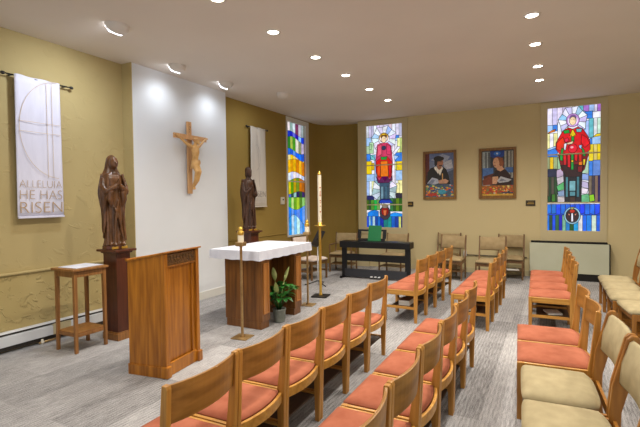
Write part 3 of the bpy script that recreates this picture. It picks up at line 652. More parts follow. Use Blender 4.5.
f.ball((X0+0.015,0.025,0.88), (0.048,0.046,0.05))
remeshed(f.build('carved_figure', M['corpus'], cr), 0.0075, 3)
lc = MB()
lc.loft([[((X0+0.012)+(0.060+0.006*math.sin(5*a+j))*k*math.cos(a), (0.072+0.006*math.sin(5*a+j))*k*math.sin(a), z) for a in [2*PI*i/20 for i in range(20)]] for j, (z, k) in enumerate(((0.41,1.12),(0.45,1.08),(0.50,1.02),(0.545,0.98)))])
lc.ball((X0+0.02,0.085,0.52), (0.025,0.02,0.045), 8)
lc.build('loincloth', M['corpus'], cr, smooth=True)
hl = MB(); hl.lathe([(0.008,0.0),(0.012,0.004)], n=8)
hl.bm.free()
tb = MB().tube([(X0+0.02+0.05*math.cos(a), 0.027+0.048*math.sin(a), 0.895+0.004*math.sin(7*a)) for a in [2*PI*i/18 for i in range(19)]], 0.008, 6).build('crown', M['cross'], cr, smooth=True)
cr['label'] = 'wooden crucifix with carved figure hanging on the white panel'

# ------------------------------------------------------------------ statues and pedestals
def pedestal(loc, sx, sy, hgt, label, rz=0):
    p = thing('pedestal', label, 'pedestal', loc, rz)
    k = sx/2; m = sy/2
    MB().bb(-k,k,-m,m,0.1,hgt-0.03).build('body', M['wood_red'], p, bevel=0.003)
    MB().bb(-k-0.022,k+0.022,-m-0.022,m+0.022,0,0.085).bb(-k-0.012,k+0.012,-m-0.012,m+0.012,0.085,0.10).build('base_moulding', M['wood_stand'], p, bevel=0.004)
    MB().bb(-k-0.055,k+0.055,-m-0.055,m+0.055,hgt-0.028,hgt).bb(-k-0.02,k+0.02,-m-0.02,m+0.02,hgt-0.05,hgt-0.028).build('top_plate', M['wood_red'], p, bevel=0.004)
pedestal((-4.87, 3.665, 0), 0.25, 0.20, 1.13, 'tall dark red wooden pedestal under the praying statue beside the side table')
pedestal((-5.12, 6.74, 0), 0.25, 0.24, 1.15, 'dark red wooden pedestal under the second statue behind the altar')
def ringf(z, rx, ry, cy=0.0, folds=0.0, nf=14, ph=0.0, n=56):
    return [((rx*(1+folds*math.sin(nf*a+ph)))*math.cos(a), cy+(ry*(1+folds*math.sin(nf*a+ph)))*math.sin(a), z) for a in [2*PI*i/n for i in range(n)]]
def statue(loc, rz, praying, label, mat):
    s = thing('carved_statue', label, 'statue', loc, rz)        # front is -y
    k = 0.13
    MB().prism_z([(0.150*math.cos(a+PI/8)*0.98, 0.150*math.sin(a+PI/8)*1.02) for a in [PI/4*i for i in range(8)]], 0, 0.045).build('base', M['wood_red'], s, bevel=0.004)
    for q in (-1, 1): MB().bb(q*0.065-0.04, q*0.065+0.04, -0.155, -0.13, 0.008, 0.036).build('gilt_label', M['gold'], s, bevel=0.002)
    f = MB()
    prof = [(0.045,0.140,0.120,0.10),(0.10,0.124,0.104,0.10),(0.25,0.112,0.094,0.09),(0.42,0.112,0.092,0.08),(0.56,0.120,0.094,0.06),(0.68,0.126,0.092,0.045),(0.78,0.138,0.090,0.035),(0.86,0.145,0.084,0.02),(0.905,0.120,0.072,0.01),(0.935,0.065,0.05,0.0),(0.96,0.042,0.042,0.0)]
    f.loft([ringf(z, rx, ry, 0, fo, 13, z*2.2) for z, rx, ry, fo in prof])
    f.tube([(0,-0.005,0.94),(0,-0.014,1.02)], [0.042,0.040], 12)
    hy = -0.034
    f.ball((0,hy,1.055), (0.058,0.066,0.080), 20)                      # head
    f.ball((0,hy-0.046,1.018), (0.030,0.024,0.028), 12)                # jaw and chin
    f.tube([(0,hy-0.062,1.072),(0,hy-0.080,1.046),(0,hy-0.066,1.038)], [0.007,0.012,0.009], 8)   # nose
    for q in (-1, 1):
        f.ball((q*0.023,hy-0.055,1.078), (0.014,0.010,0.005), 8); f.ball((q*0.024,hy-0.052,1.064), (0.011,0.010,0.007), 8)
    f.ball((0,hy-0.062,1.022), (0.016,0.010,0.006), 8)
    for q in (-1, 1):                                                   # feet
        f.ball((q*0.055,-0.125,0.062), (0.030,0.055,0.022), 10)
    if praying:
        for q in (-1, 1):
            f.tube([(q*0.125,0.0,0.865),(q*0.150,-0.025,0.76),(q*0.125,-0.085,0.70),(q*0.05,-0.135,0.755),(q*0.018,-0.150,0.785)], [0.046,0.048,0.050,0.034,0.022], 12)
            f.ball((q*0.013,-0.155,0.805), (0.012,0.020,0.030), 10)
            for d in range(4): f.tube([(q*0.009,-0.142-d*0.010,0.815),(q*0.007,-0.148-d*0.010,0.868-abs(d-1.4)*0.007)], [0.0075,0.006], 6)
            f.tube([(q*0.014,-0.138,0.800),(q*0.012,-0.130,0.835)], [0.008,0.007], 6)
            f.tube([(q*0.085,-0.105,0.70),(q*0.095,-0.105,0.60),(q*0.080,-0.10,0.53)], [0.045,0.040,0.012], 10)   # hanging sleeve
        f.ball((0,0.026,1.072), (0.072,0.074,0.086), 20)               # veil over the head
        f.loft([ringf(z, rx, ry, cy, 0.03, 9, z*5, 40) for z, rx, ry, cy in ((0.87,0.150,0.074,0.03),(0.93,0.118,0.066,0.036),(0.99,0.086,0.058,0.042),(1.06,0.074,0.056,0.040))])
    else:
        f.tube([(-0.13,0,0.86),(-0.150,-0.02,0.76),(-0.125,-0.075,0.68),(-0.05,-0.125,0.74),(-0.01,-0.140,0.775)], [0.046,0.046,0.046,0.032,0.022], 12)
        f.tube([(0.13,0,0.86),(0.155,-0.01,0.75),(0.135,-0.08,0.64),(0.075,-0.14,0.66)], [0.046,0.046,0.044,0.026], 12)
        for cx_, cz_ in ((-0.005,0.785),(0.060,0.665)):
            f.ball((cx_,-0.145,cz_), (0.020,0.016,0.024), 10)
            for d in range(4): f.tube([(cx_-0.010+d*0.008,-0.152,cz_+0.010),(cx_-0.006+d*0.009,-0.160,cz_+0.032),(cx_+0.004+d*0.009,-0.150,cz_+0.044)], 0.0062, 6)
            f.tube([(cx_+0.016,-0.148,cz_),(cx_+0.028,-0.158,cz_+0.018)], 0.007, 6)
        f.ball((0,hy-0.050,0.998), (0.030,0.026,0.040), 12)            # beard
        f.ball((0,0.006,1.075), (0.068,0.072,0.076), 18); f.ball((0,0.035,1.01), (0.058,0.045,0.06), 14)
        for q in (-1, 1): f.ball((q*0.058,-0.01,1.04), (0.014,0.028,0.045), 10)
    f.tube([(-0.05,-0.112,0.52),(0.01,-0.122,0.40),(0.05,-0.125,0.2),(0.07,-0.135,0.07)], [0.012,0.018,0.016,0.02], 8)
    f.tube([(0.02,-0.105,0.60),(-0.03,-0.118,0.40),(-0.05,-0.130,0.15),(-0.055,-0.135,0.07)], [0.010,0.017,0.018,0.02], 8)
    f.tube([(0.085,-0.07,0.62),(0.095,-0.09,0.4),(0.105,-0.10,0.10)], [0.012,0.016,0.02], 8)
    fig = f.build('figure', mat, s); remeshed(fig, 0.0085, 2)
    # mantle: an open cape hanging from the shoulders with folded front edges
    mt = MB(); rows = []; nv, nu = 22, 60
    for j in range(nv+1):
        v = j/nv; z = 0.92 - v*0.80
        row = []
        for i in range(nu+1):
            u = i/nu; a = math.radians(-52 + u*284)           # opening to the front (-y)
            low = 0.92 - v*(0.66 - 0.30*math.exp(-((u-0.0)/0.07)**2) - 0.26*math.exp(-((u-1.0)/0.09)**2) - 0.13*math.cos(u*2*PI*3.0+0.6))
            wv = 1 + (0.075*v+0.015)*math.sin(u*52+v*2)
            bell = math.exp(-((low-0.70)/0.17)**2); rx = (0.136 + 0.042*bell)*wv; ry = (0.104+0.040*bell)*wv
            row.append((rx*math.cos(a), ry*math.sin(a)+0.008, low))
        rows.append(row)
    A = [[mt.bm.verts.new(p) for p in r] for r in rows]
    for j in range(nv):
        for i in range(nu): mt.bm.faces.new((A[j][i], A[j][i+1], A[j+1][i+1], A[j+1][i]))
    mo = mt.build('mantle', mat, s, smooth=True); sl = mo.modifiers.new('solid', 'SOLIDIFY'); sl.thickness = 0.010; sl.offset = 0
    return s
s1 = statue((-4.885, 3.645, 1.131), math.radians(80), True, 'dark carved wooden statue of a veiled woman praying, beside the lectern', M['statue'])
s1.scale = (0.92, 0.95, 1.02)
s2 = statue((-5.12, 6.73, 1.151), math.radians(72), False, 'dark carved wooden statue of a robed man standing behind the altar', M['statue_b'])
s2.scale = (0.86, 0.90, 1.06)

# ------------------------------------------------------------------ side table, lectern, altar
st = thing('side_table', 'small oak side table with lower shelf beneath the white banner', 'table', (-4.94, 3.225, 0))
for sx in (-1, 1):
    for sy in (-1, 1):
        MB().hull([(sx*0.17-0.017,sy*0.185-0.017,0),(sx*0.17+0.017,sy*0.185-0.017,0),(sx*0.17+0.017,sy*0.185+0.017,0),(sx*0.17-0.017,sy*0.185+0.017,0)],
                  [(sx*0.165-0.02,sy*0.18-0.02,0.935),(sx*0.165+0.02,sy*0.18-0.02,0.935),(sx*0.165+0.02,sy*0.18+0.02,0.935),(sx*0.165-0.02,sy*0.18+0.02,0.935)]).build('leg', M['wood_stand'], st, bevel=0.003)
MB().bb(-0.215,0.210,-0.225,0.222,0.935,0.962).build('tabletop', M['wood_stand'], st, bevel=0.006)
for a in ((-0.15,0.15,-0.193,-0.175),(-0.15,0.15,0.175,0.193),(-0.18,-0.162,-0.16,0.16),(0.162,0.18,-0.16,0.16)): MB().bb(*a,0.865,0.935).build('apron', M['wood_stand'], st, bevel=0.002)
MB().bb(-0.172,0.172,-0.187,0.187,0.215,0.235).bb(-0.148,0.148,-0.19,-0.172,0.185,0.215).bb(0.160,0.178,-0.16,0.16,0.18,0.215).build('shelf', M['wood_stand'], st, bevel=0.003)
dy = MB().bb(-0.16,0.15,-0.17,0.19,0,0.004).build('table_cloth', M['cloth'], loc=(-4.95,3.235,0.963), rotz=0.06)
tag(dy, 'folded white cloth lying on the small side table', 'cloth')

LEC = (-3.550, 3.225, 0); lrz = math.radians(8.3)
le = thing('lectern', 'tall golden oak lectern with carved band standing before the front row', 'lectern', LEC, lrz)
dx, dyh = 0.224, 0.272
def zt(x): return 1.125 + (x+dx)/(2*dx)*0.085
for sy in (-1, 1):
    y0 = sy*dyh
    MB().prism_y([(-dx,0.02),(dx-0.03,0.02),(dx-0.03,zt(dx-0.03)),(-dx,zt(-dx))], min(y0, y0-sy*0.022), max(y0, y0-sy*0.022)).build('side_panel', M['wood_lectern'], le, bevel=0.002)
    MB().bb(dx-0.055,dx+0.004,sy*(dyh-0.045) if sy > 0 else -dyh-0.004, dyh+0.004 if sy > 0 else -(dyh-0.045),0.10,zt(dx)).build('corner_post', M['wood_lectern'], le, bevel=0.006)
    MB().bb(dx-0.06,dx+0.026,sy*(dyh-0.055) if sy > 0 else -dyh-0.018, dyh+0.018 if sy > 0 else -(dyh-0.055),0.0,0.115).build('post_foot', M['wood_lectern'], le, bevel=0.012)
    MB().bb(-dx-0.008,dx-0.06,y0-0.0 if sy > 0 else y0-0.012, y0+0.012 if sy > 0 else y0,0.0,0.105).build('plinth_board', M['wood_lectern'], le, bevel=0.004)
MB().bb(dx-0.062,dx-0.040,-dyh+0.04,dyh-0.04,0.02,zt(dx)-0.01).build('front_panel', M['wood_lectern'], le)
for q in (-dyh+0.070, dyh-0.070): MB().bb(dx-0.045,dx-0.022,q-0.025,q+0.025,0.10,zt(dx)-0.13).build('stile', M['wood_lectern'], le, bevel=0.003)
MB().bb(dx-0.030,dx-0.008,-dyh+0.045,dyh-0.045,0.0,0.13).build('bottom_rail', M['wood_lectern'], le, bevel=0.006)
cb = MB().bb(dx-0.028,dx-0.014,-dyh+0.045,dyh-0.045,zt(dx)-0.125,zt(dx)-0.012)
for i in range(9):
    yy = -0.19+i*0.0475; zc = zt(dx)-0.068
    cb.ball((dx-0.012,yy,zc), (0.008,0.016,0.030 if i % 2 else 0.018), 8); cb.tube([(dx-0.012,yy,zc-0.03),(dx-0.006,yy+0.018,zc),(dx-0.012,yy+0.03,zc+0.034)], 0.005, 6)
cb.build('carved_band', M['wood_carve'], le, smooth=False)
MB().bb(dx-0.025,dx-0.004,-dyh+0.045,dyh-0.045,zt(dx)-0.140,zt(dx)-0.125).build('moulding', M['wood_lectern'], le, bevel=0.003)
MB().prism_y([(-dx-0.012,zt(-dx)-0.004),(dx+0.028,zt(dx)+0.006),(dx+0.028,zt(dx)+0.024),(-dx-0.012,zt(-dx)+0.014)], -dyh-0.014, dyh+0.018).build('slanted_top', M['wood_lectern'], le, bevel=0.005)
MB().prism_y([(-dx-0.012,zt(-dx)+0.012),(-dx+0.006,zt(-dx)+0.014),(-dx+0.006,zt(-dx)+0.026),(-dx-0.012,zt(-dx)+0.025)], -dyh-0.02, dyh+0.02).build('book_ledge', M['wood_lectern'], le, bevel=0.003)
MB().bb(-dx+0.01,dx-0.05,-dyh+0.022,dyh-0.022,0.55,0.57).build('shelf', M['wood_lectern'], le)

al = thing('altar', 'oak altar table with two panelled pedestals behind the front row of chairs', 'altar', (-3.80, 5.22, 0))
for y0, y1, i in ((-0.51, -0.325, 0), (0.325, 0.52, 1)):
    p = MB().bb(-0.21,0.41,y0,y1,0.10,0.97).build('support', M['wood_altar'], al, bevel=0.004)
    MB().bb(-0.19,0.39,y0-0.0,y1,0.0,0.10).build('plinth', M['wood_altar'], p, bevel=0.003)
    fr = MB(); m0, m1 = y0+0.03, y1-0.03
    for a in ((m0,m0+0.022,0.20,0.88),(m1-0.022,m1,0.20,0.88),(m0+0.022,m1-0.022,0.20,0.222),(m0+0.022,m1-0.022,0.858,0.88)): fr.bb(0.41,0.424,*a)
    fr.build('panel_moulding', M['wood_altar_lit'], p, bevel=0.004)
    MB().bb(0.41,0.415,m0+0.022,m1-0.022,0.222,0.858).build('inset_panel', M['wood_altar_lit'], p)
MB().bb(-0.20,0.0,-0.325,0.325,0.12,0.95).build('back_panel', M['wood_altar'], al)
MB().bb(-0.40,0.40,-0.56,0.79,0.97,1.045).build('tabletop', M['wood_altar'], al, bevel=0.004)
ac = MB(); x0, x1, y0, y1, zt0 = -0.412, 0.422, -0.575, 0.805, 1.052
n = 0
rim = []
def edge(p, q, m): return [(p[0]+(q[0]-p[0])*i/m, p[1]+(q[1]-p[1])*i/m) for i in range(m)]
rim = edge((x0,y0),(x1,y0),26)+edge((x1,y0),(x1,y1),44)+edge((x1,y1),(x0,y1),26)+edge((x0,y1),(x0,y0),44)
cxm, cym = (x0+x1)/2, (y0+y1)/2
def outw(p, d): 
    v = Vector((p[0]-cxm, p[1]-cym)); a = Vector((v.x/(x1-cxm), v.y/(y1-cym)))
    return (p[0]+d*(1 if a.x > 0.985 else -1 if a.x < -0.985 else 0), p[1]+d*(1 if a.y > 0.985 else -1 if a.y < -0.985 else 0))
rings = []
for j, (dz, am) in enumerate(((0.0,0.0),(-0.012,0.004),(-0.05,0.010),(-0.09,0.016),(-0.125,0.022))):
    ring = []
    for i, p in enumerate(rim):
        o_ = outw(p, am*0.55*(0.8+0.15*math.sin(i*0.45+j*0.2)+0.08*math.sin(i*1.3)) + 0.002)
        ring.append((o_[0], o_[1], zt0+dz+(0.004*math.sin(i*0.9) if j == 4 else 0)))
    rings.append(ring)
R_ = [[ac.bm.verts.new(p) for p in r] for r in rings]; nn = len(rim)
for a, b in zip(R_, R_[1:]):
    for i in range(nn): ac.bm.faces.new((a[i], a[(i+1) % nn], b[(i+1) % nn], b[i]))
ac.bm.faces.new(R_[0])
aco = ac.build('altar_cloth', M['cloth'], loc=(-3.80, 5.22, 0), smooth=False)
tag(aco, 'white linen cloth draped over the oak altar', 'cloth')

# ------------------------------------------------------------------ candlesticks
def candlestick(loc, label):
    c = thing('candlestick', label, 'candlestick', loc, math.radians(8), 'standing candlesticks by the altar')
    MB().bb(-0.11,0.11,-0.11,0.11,0,0.012).build('base_plate', M['brass_old'], c, bevel=0.003)
    MB().lathe([(0.03,0.012),(0.022,0.03),(0.017,0.05),(0.017,1.14),(0.022,1.16)], n=14).build('stem', M['brass_old'], c, smooth=True)
    MB().bb(-0.052,0.052,-0.052,0.052,1.15,1.20).build('cup', M['brass_old'], c, bevel=0.006)
    MB().lathe([(0.038,1.20),(0.038,1.285)], n=18).build('candle', M['candle'], c, smooth=False)
    MB().lathe([(0.030,1.285),(0.042,1.30),(0.042,1.33),(0.025,1.345),(0.034,1.365),(0.022,1.385),(0.006,1.395)], n=16).build('follower', M['brass'], c, smooth=True)
candlestick((-3.44, 4.35, 0), 'slender brass floor candlestick standing in front of the near end of the altar')
candlestick((-3.545, 6.20, 0), 'slender brass floor candlestick half hidden beyond the far end of the altar')
pc = thing('paschal_candle', 'very tall white candle on a polished brass floor stand beyond the altar', 'candle', (-3.657, 6.86, 0), 0.2)
MB().bb(-0.14,0.14,-0.14,0.14,0,0.022).build('base_plate', M['black_m'], pc, bevel=0.004)
MB().lathe([(0.034,0.022),(0.03,0.04),(0.023,0.05),(0.023,1.235),(0.030,1.25),(0.105,1.262),(0.105,1.272),(0.040,1.276),(0.042,1.32),(0.036,1.325)], n=22).build('stand_pole', M['brass'], pc, smooth=True)
cnd = MB().lathe([(0.033,1.32),(0.033,2.15),(0.028,2.165)], n=20).build('candle', M['candle'], pc, smooth=False)
MB().lathe([(0.030,2.160),(0.034,2.17),(0.034,2.19),(0.016,2.21),(0.011,2.235)], n=14).build('follower', M['brass'], pc, smooth=True)
sy_ = MB()
ax, ay = 0.033*math.cos(-0.9), 0.033*math.sin(-0.9)
for z0, hh, ww in ((1.78,0.10,0.010),(1.80,0.008,0.034),(1.60,0.02,0.012),(1.66,0.02,0.012),(1.93,0.014,0.03),(1.50,0.02,0.02),(1.70,0.015,0.02)):
    sy_.box((ax,ay,z0+hh/2), (0.006,ww,hh), (0,0,-0.9))
sy_.build('wax_symbols', M['red_print'], cnd)

# ------------------------------------------------------------------ potted peace lily
pl = thing('potted_plant', 'peace lily in a grey stone pot on the floor before the altar', 'plant', (-3.42, 5.16, 0))
MB().lathe([(0.070,0),(0.078,0.02),(0.092,0.17),(0.098,0.175),(0.098,0.19),(0.086,0.19),(0.084,0.172)], n=24).build('pot', M['pot'], pl, smooth=True)
MB().lathe([(0.083,0.160),(0.083,0.172)], n=18).build('soil', M['soil'], pl)
def leafm(mb, base, tip, wd, sag=0.05, n=7):
    base, tip = Vector(base), Vector(tip); d = tip-base; side = d.cross(Vector((0,0,1)))
    side = side.normalized() if side.length > 1e-4 else Vector((1,0,0)); nrm = side.cross(d).normalized()
    L_, R2, C_ = [], [], []
    for i in range(n+1):
        t_ = i/n; p = base + d*t_ + Vector((0,0,1))*(sag*math.sin(PI*t_)) ; ww = wd*math.sin(PI*min(1, t_*0.96+0.04))**0.8*(1-0.25*t_)
        C_.append(mb.bm.verts.new(p)); L_.append(mb.bm.verts.new(p-side*ww+nrm*0.25*ww)); R2.append(mb.bm.verts.new(p+side*ww+nrm*0.25*ww))
    for i in range(n):
        mb.bm.faces.new((L_[i], C_[i], C_[i+1], L_[i+1])); mb.bm.faces.new((C_[i], R2[i], R2[i+1], C_[i+1]))
random.seed(11)
lv = []
for i in range(34):
    a = 2*PI*i/34*5.3+random.uniform(-0.3,0.3); el_ = random.uniform(0.65, 1.35); st_l = random.uniform(0.12, 0.30); ll = random.uniform(0.14, 0.21)
    b0 = Vector((0.02*math.cos(a), 0.02*math.sin(a), 0.172)); m0 = b0 + Vector((math.cos(a)*math.cos(el_), math.sin(a)*math.cos(el_), math.sin(el_)+0.25))*st_l
    m0.x = min(max(m0.x, -0.10), 0.10); m0.y = min(max(m0.y, -0.11), 0.12)
    dd = Vector((math.cos(a), math.sin(a), random.uniform(-0.15,0.45))).normalized()
    if dd.x < -0.2: dd.x = 0.2; dd.normalize()
    lf = MB(); lf.tube([b0, (b0+m0)/2+Vector((0,0,0.02)), m0], 0.0035, 5); leafm(lf, m0, m0+dd*ll, random.uniform(0.042,0.060), 0.03)
    lf.build('leaf', M['leaf'], pl, smooth=True)
for (bx, by, hz, tx, ty) in ((0.0,-0.05,0.60,0.0,-0.14),(0.0,0.06,0.56,0.02,0.18),(0.02,0.02,0.46,0.05,0.06),(0.0,-0.02,0.40,0.05,-0.16)):
    lf = MB(); top = Vector((tx*0.7, ty*0.7, hz)); lf.tube([(bx*0.3,by*0.3,0.172), (bx,by,hz*0.6), top], 0.0035, 5)
    leafm(lf, top, top+Vector((tx*0.4+0.02, ty*0.5, 0.20)), 0.042, 0.0); lf.tube([top, top+Vector((0.012,0,0.08))], 0.008, 6)
    lf.build('flower', M['spathe'], pl, smooth=True)

# ------------------------------------------------------------------ chairs
def beam(mb, ring_lo, ring_hi): mb.hull(ring_lo, ring_hi)
def make_pew_chair(w=0.520):
    t = thing('wooden_chair', '', 'chair')
    k = w/2; pw = 0.032
    for s in (-1, 1):
        xa, xb = (s*k, s*(k-pw)) if s < 0 else (s*(k-pw), s*k)
        MB().prism_x([(0.195,0),(0.232,0),(0.246,0.42),(0.268,0.865),(0.262,0.882),(0.236,0.882),(0.205,0.55),(0.188,0.44)], xa, xb).build('rear_post', M['wood_chair'], t, bevel=0.004)
        MB().bb(xa, xb, -0.245, -0.207, 0, 0.445).build('front_leg', M['wood_chair'], t, bevel=0.004)
        MB().bb(xa+0.004, xb-0.004, -0.207, 0.190, 0.375, 0.445).build('side_rail', M['wood_chair_h'], t, bevel=0.004)
        MB().bb(xa+0.006, xb-0.006, -0.207, 0.195, 0.185, 0.220).build('side_stretcher', M['wood_chair_h'], t, bevel=0.003)
    MB().bb(-k+pw, k-pw, -0.242, -0.222, 0.375, 0.440).build('front_rail', M['wood_back'], t, bevel=0.003)
    # curved rear rail and curved plywood back
    def curved(z0, z1, y0, y1, sag, th, ends, name, mat, dip=0.0):
        b = MB(); n = 12; rings = []
        for i in range(n+1):
            u = i/n; x = -ends+2*ends*u; q = sag*(1-(2*u-1)**2)
            rings.append([(x, y0+q, z0), (x, y0+q+th, z0), (x, y1+q+th, z1), (x, y1+q, z1)])
        b.loft(rings); return b.build(name, mat, t, bevel=0.003)
    curved(0.375, 0.440, 0.205, 0.207, 0.038, 0.022, k-pw+0.002, 'rear_rail', M['wood_chair_h'])
    curved(0.690, 0.876, 0.226, 0.240, 0.042, 0.016, k-pw+0.004, 'backrest', M['wood_back'])
    # seat cushion, crowned, with a bowed rear edge
    c = MB(); nx, ny = 10, 10; cw_ = k-pw-0.002
    g = []
    for j in range(ny+1):
        row = []
        for i in range(nx+1):
            u, v = i/nx, j/ny; x = -cw_+2*cw_*u; rear = 0.205+0.036*(1-(2*u-1)**2)
            y = -0.243+(rear+0.243)*v; e = min(min(u,1-u), min(v,1-v))*2
            z = 0.452+0.030*(1-(1-min(1,e*1.7))**2.2)
            row.append((x, y, z))
        g.append(row)
    A = [[c.bm.verts.new(p) for p in r] for r in g]; B = [[c.bm.verts.new((p[0],p[1],0.436)) for p in r] for r in g]
    for j in range(ny):
        for i in range(nx):
            c.bm.faces.new((A[j][i],A[j][i+1],A[j+1][i+1],A[j+1][i])); c.bm.faces.new((B[j][i],B[j+1][i],B[j+1][i+1],B[j][i+1]))
    for j in range(ny): c.bm.faces.new((A[j][0],A[j+1][0],B[j+1][0],B[j][0])); c.bm.faces.new((A[j][nx],B[j][nx],B[j+1][nx],A[j+1][nx]))
    for i in range(nx): c.bm.faces.new((A[0][i],B[0][i],B[0][i+1],A[0][i+1])); c.bm.faces.new((A[ny][i],A[ny][i+1],B[ny][i+1],B[ny][i]))
    c.build('seat_cushion', M['orange'], t, smooth=True)
    MB().bb(-k+pw-0.002, k-pw+0.002, -0.16, 0.19, 0.195, 0.207).build('book_rack', M['rack'], t)
    return t
def make_tan_chair(w=0.575, wood_m='wood_tan', cloth='tan', arms=False, crest=False, slim=False):
    t = thing('upholstered_chair', '', 'chair')
    k = w/2; pw = 0.030
    tw = 0.036 if slim else 0.078; e = 0.0 if slim else 0.012
    for s in (-1, 1):
        xa, xb = (s*k, s*(k-pw)) if s < 0 else (s*(k-pw), s*k)
        MB().prism_x([(0.235,0),(0.280,0),(0.262,0.30),(0.266,0.46),(0.318+e,0.72),(0.356,0.880),(0.354,0.905),(0.340,0.922),(0.322-e,0.922),(0.356-tw*0.85,0.900),(0.298-tw,0.62),(0.215-e,0.46),(0.205,0.30)], xa, xb).build('rear_post', M[wood_m], t, bevel=0.006)
        MB().bb(xa, xb, -0.235, -0.195, 0, 0.415).build('front_leg', M[wood_m], t, bevel=0.005)
        MB().bb(xa+0.003, xb-0.003, -0.195, 0.21, 0.345, 0.412).build('side_rail', M[wood_m], t, bevel=0.003)
        MB().bb(xa+0.005, xb-0.005, -0.195, 0.225, 0.16, 0.195).build('side_stretcher', M[wood_m], t, bevel=0.003)
        if arms:
            MB().bb(xa-0.012, xb+0.012, -0.18, 0.27, 0.635, 0.662).build('armrest', M[wood_m], t, bevel=0.006)
            MB().bb(xa, xb, -0.235, -0.195, 0.415, 0.64).build('arm_post', M[wood_m], t, bevel=0.004)
    MB().bb(-k+pw, k-pw, -0.225, -0.205, 0.345, 0.410).build('front_rail', M[wood_m], t, bevel=0.003); MB().bb(-k+pw, k-pw, 0.222, 0.242, 0.345, 0.410).build('rear_rail', M[wood_m], t, bevel=0.003)
    MB().bb(-k+pw-0.002, k-pw+0.002, -0.17, 0.21, 0.178, 0.190).build('book_rack', M[wood_m], t)
    c = MB(); nx, ny = 14, 14; cw_ = k-0.004
    g = []
    for j in range(ny+1):
        row = []
        for i in range(nx+1):
            u, v = i/nx, j/ny
            tp = 1-0.07*max(0,(v-0.70)/0.30)**2
            x = (-cw_+2*cw_*u)*tp; y = -0.262+0.455*v - 0.030*abs(2*u-1)**4*(v) + (0.015*abs(2*u-1)**6)*(1-v)
            e = min(min(u,1-u), min(v,1-v))*2; z = 0.440+0.045*(1-(1-min(1,e*1.8))**2.4)
            row.append((x, y, z))
        g.append(row)
    A = [[c.bm.verts.new(p) for p in r] for r in g]; B = [[c.bm.verts.new((p[0]*0.985,p[1]*0.985,0.413)) for p in r] for r in g]
    for j in range(ny):
        for i in range(nx):
            c.bm.faces.new((A[j][i],A[j][i+1],A[j+1][i+1],A[j+1][i])); c.bm.faces.new((B[j][i],B[j+1][i],B[j+1][i+1],B[j][i+1]))
    for j in range(ny): c.bm.faces.new((A[j][0],A[j+1][0],B[j+1][0],B[j][0])); c.bm.faces.new((A[j][nx],B[j][nx],B[j+1][nx],A[j+1][nx]))
    for i in range(nx): c.bm.faces.new((A[0][i],B[0][i],B[0][i+1],A[0][i+1])); c.bm.faces.new((A[ny][i],A[ny][i+1],B[ny][i+1],B[ny][i]))
    c.build('seat_cushion', M[cloth], t, smooth=True)
    b = MB(); n = 14; rings = []
    for i in range(n+1):
        u = i/n; x = (-k+pw-0.002)+2*(k-pw+0.002)*u; q = 0.028*(1-(2*u-1)**2); cr_ = 0.03*math.cos((u-0.5)*PI)**4 if crest else 0.0
        rings.append([(x, 0.262+q, 0.625), (x, 0.250+q, 0.645), (x, 0.262+q, 0.76), (x, 0.300+q, 0.885+cr_), (x, 0.318+q, 0.898+cr_), (x, 0.333+q, 0.885+cr_), (x, 0.300+q, 0.76), (x, 0.282+q, 0.635)])
    b.loft(rings); b.build('back_cushion', M[cloth], t, smooth=True)
    return t

ORD = ['first', 'second', 'third', 'fourth', 'fifth', 'sixth']
pew = make_pew_chair(); used = [0]
def put_pew(X, Y, rot, label, group, w=0.520, sx=1.0, sy=1.0):
    o = pew if not used[0] else copy_tree(pew); used[0] = 1
    o.location = (X, Y, 0); o.rotation_euler.z = math.radians(rot); o.scale = (sx, sy, 1)
    o['label'] = label; o['group'] = group; return o
R0 = -90
cor = 0.5245
# front row: rear tops at X=-1.56
for i in range(6):
    put_pew(-1.525-0.255-0.024*0.530*(i+0.5), 1.362+0.530*(i+0.5), R0+1.4, 'orange-cushioned wooden chair, %s from the camera in the row nearest the altar' % ORD[i], 'orange chairs in the front left row', sx=0.527/0.52)
for i in range(6):
    put_pew(-0.635-0.255-0.0145*0.552*(i+0.5), 1.30+0.552*(i+0.5), R0+0.8, 'orange-cushioned wooden chair, %s from the camera in the second left row' % ORD[i], 'orange chairs in the second left row', sx=0.545/0.52)
for i in range(4):
    put_pew(-1.625-0.255+0.02*0.525*(i+0.5), 5.88+0.525*(i+0.5), R0-1.2, 'orange-cushioned wooden chair, %s from the camera in the far row before the piano' % ORD[i], 'orange chairs in the far left row', sx=1.0)
for i in range(4):
    put_pew(-0.70-0.255, 5.92+0.535*(i+0.5), R0, 'orange-cushioned wooden chair, %s from the camera in the far middle row' % ORD[i], 'orange chairs in the far middle row', sx=1.01)
for i in range(4):
    yc = 6.16+0.575*(i+0.5); put_pew(-0.262-0.029*(yc-6.2)+0.245, yc, R0+1.7, 'orange-cushioned wooden chair, %s from the camera in the far right row' % ORD[i], 'orange chairs in the far right row', sx=1.08, sy=1.06)
for i in range(2):
    yc = 3.66+0.566*(i+0.5); put_pew(-0.295+0.063*(4.795-yc)+0.245, yc, R0+3.6, ('orange-cushioned wooden chair touching the big tan chairs at lower right', 'orange-cushioned wooden chair at the far end of the near right row')[i], 'orange chairs in the near right row', sx=1.07, sy=1.08)
tanc = make_tan_chair(0.575)
tl = [(0.065, 3.345, R0+3.6, 'large tan upholstered chair beside the orange chairs at lower right'), (0.105, 2.725, R0+3.6, 'large tan upholstered chair nearest the camera in the lower right corner')]
for i, (X, Y, r, lab) in enumerate(tl):
    o = tanc if i == 0 else copy_tree(tanc); o.location = (X, Y, 0); o.rotation_euler.z = math.radians(r); o.scale = (1.05,1,0.985); o['label'] = lab; o['group'] = 'large tan chairs in the near right row'
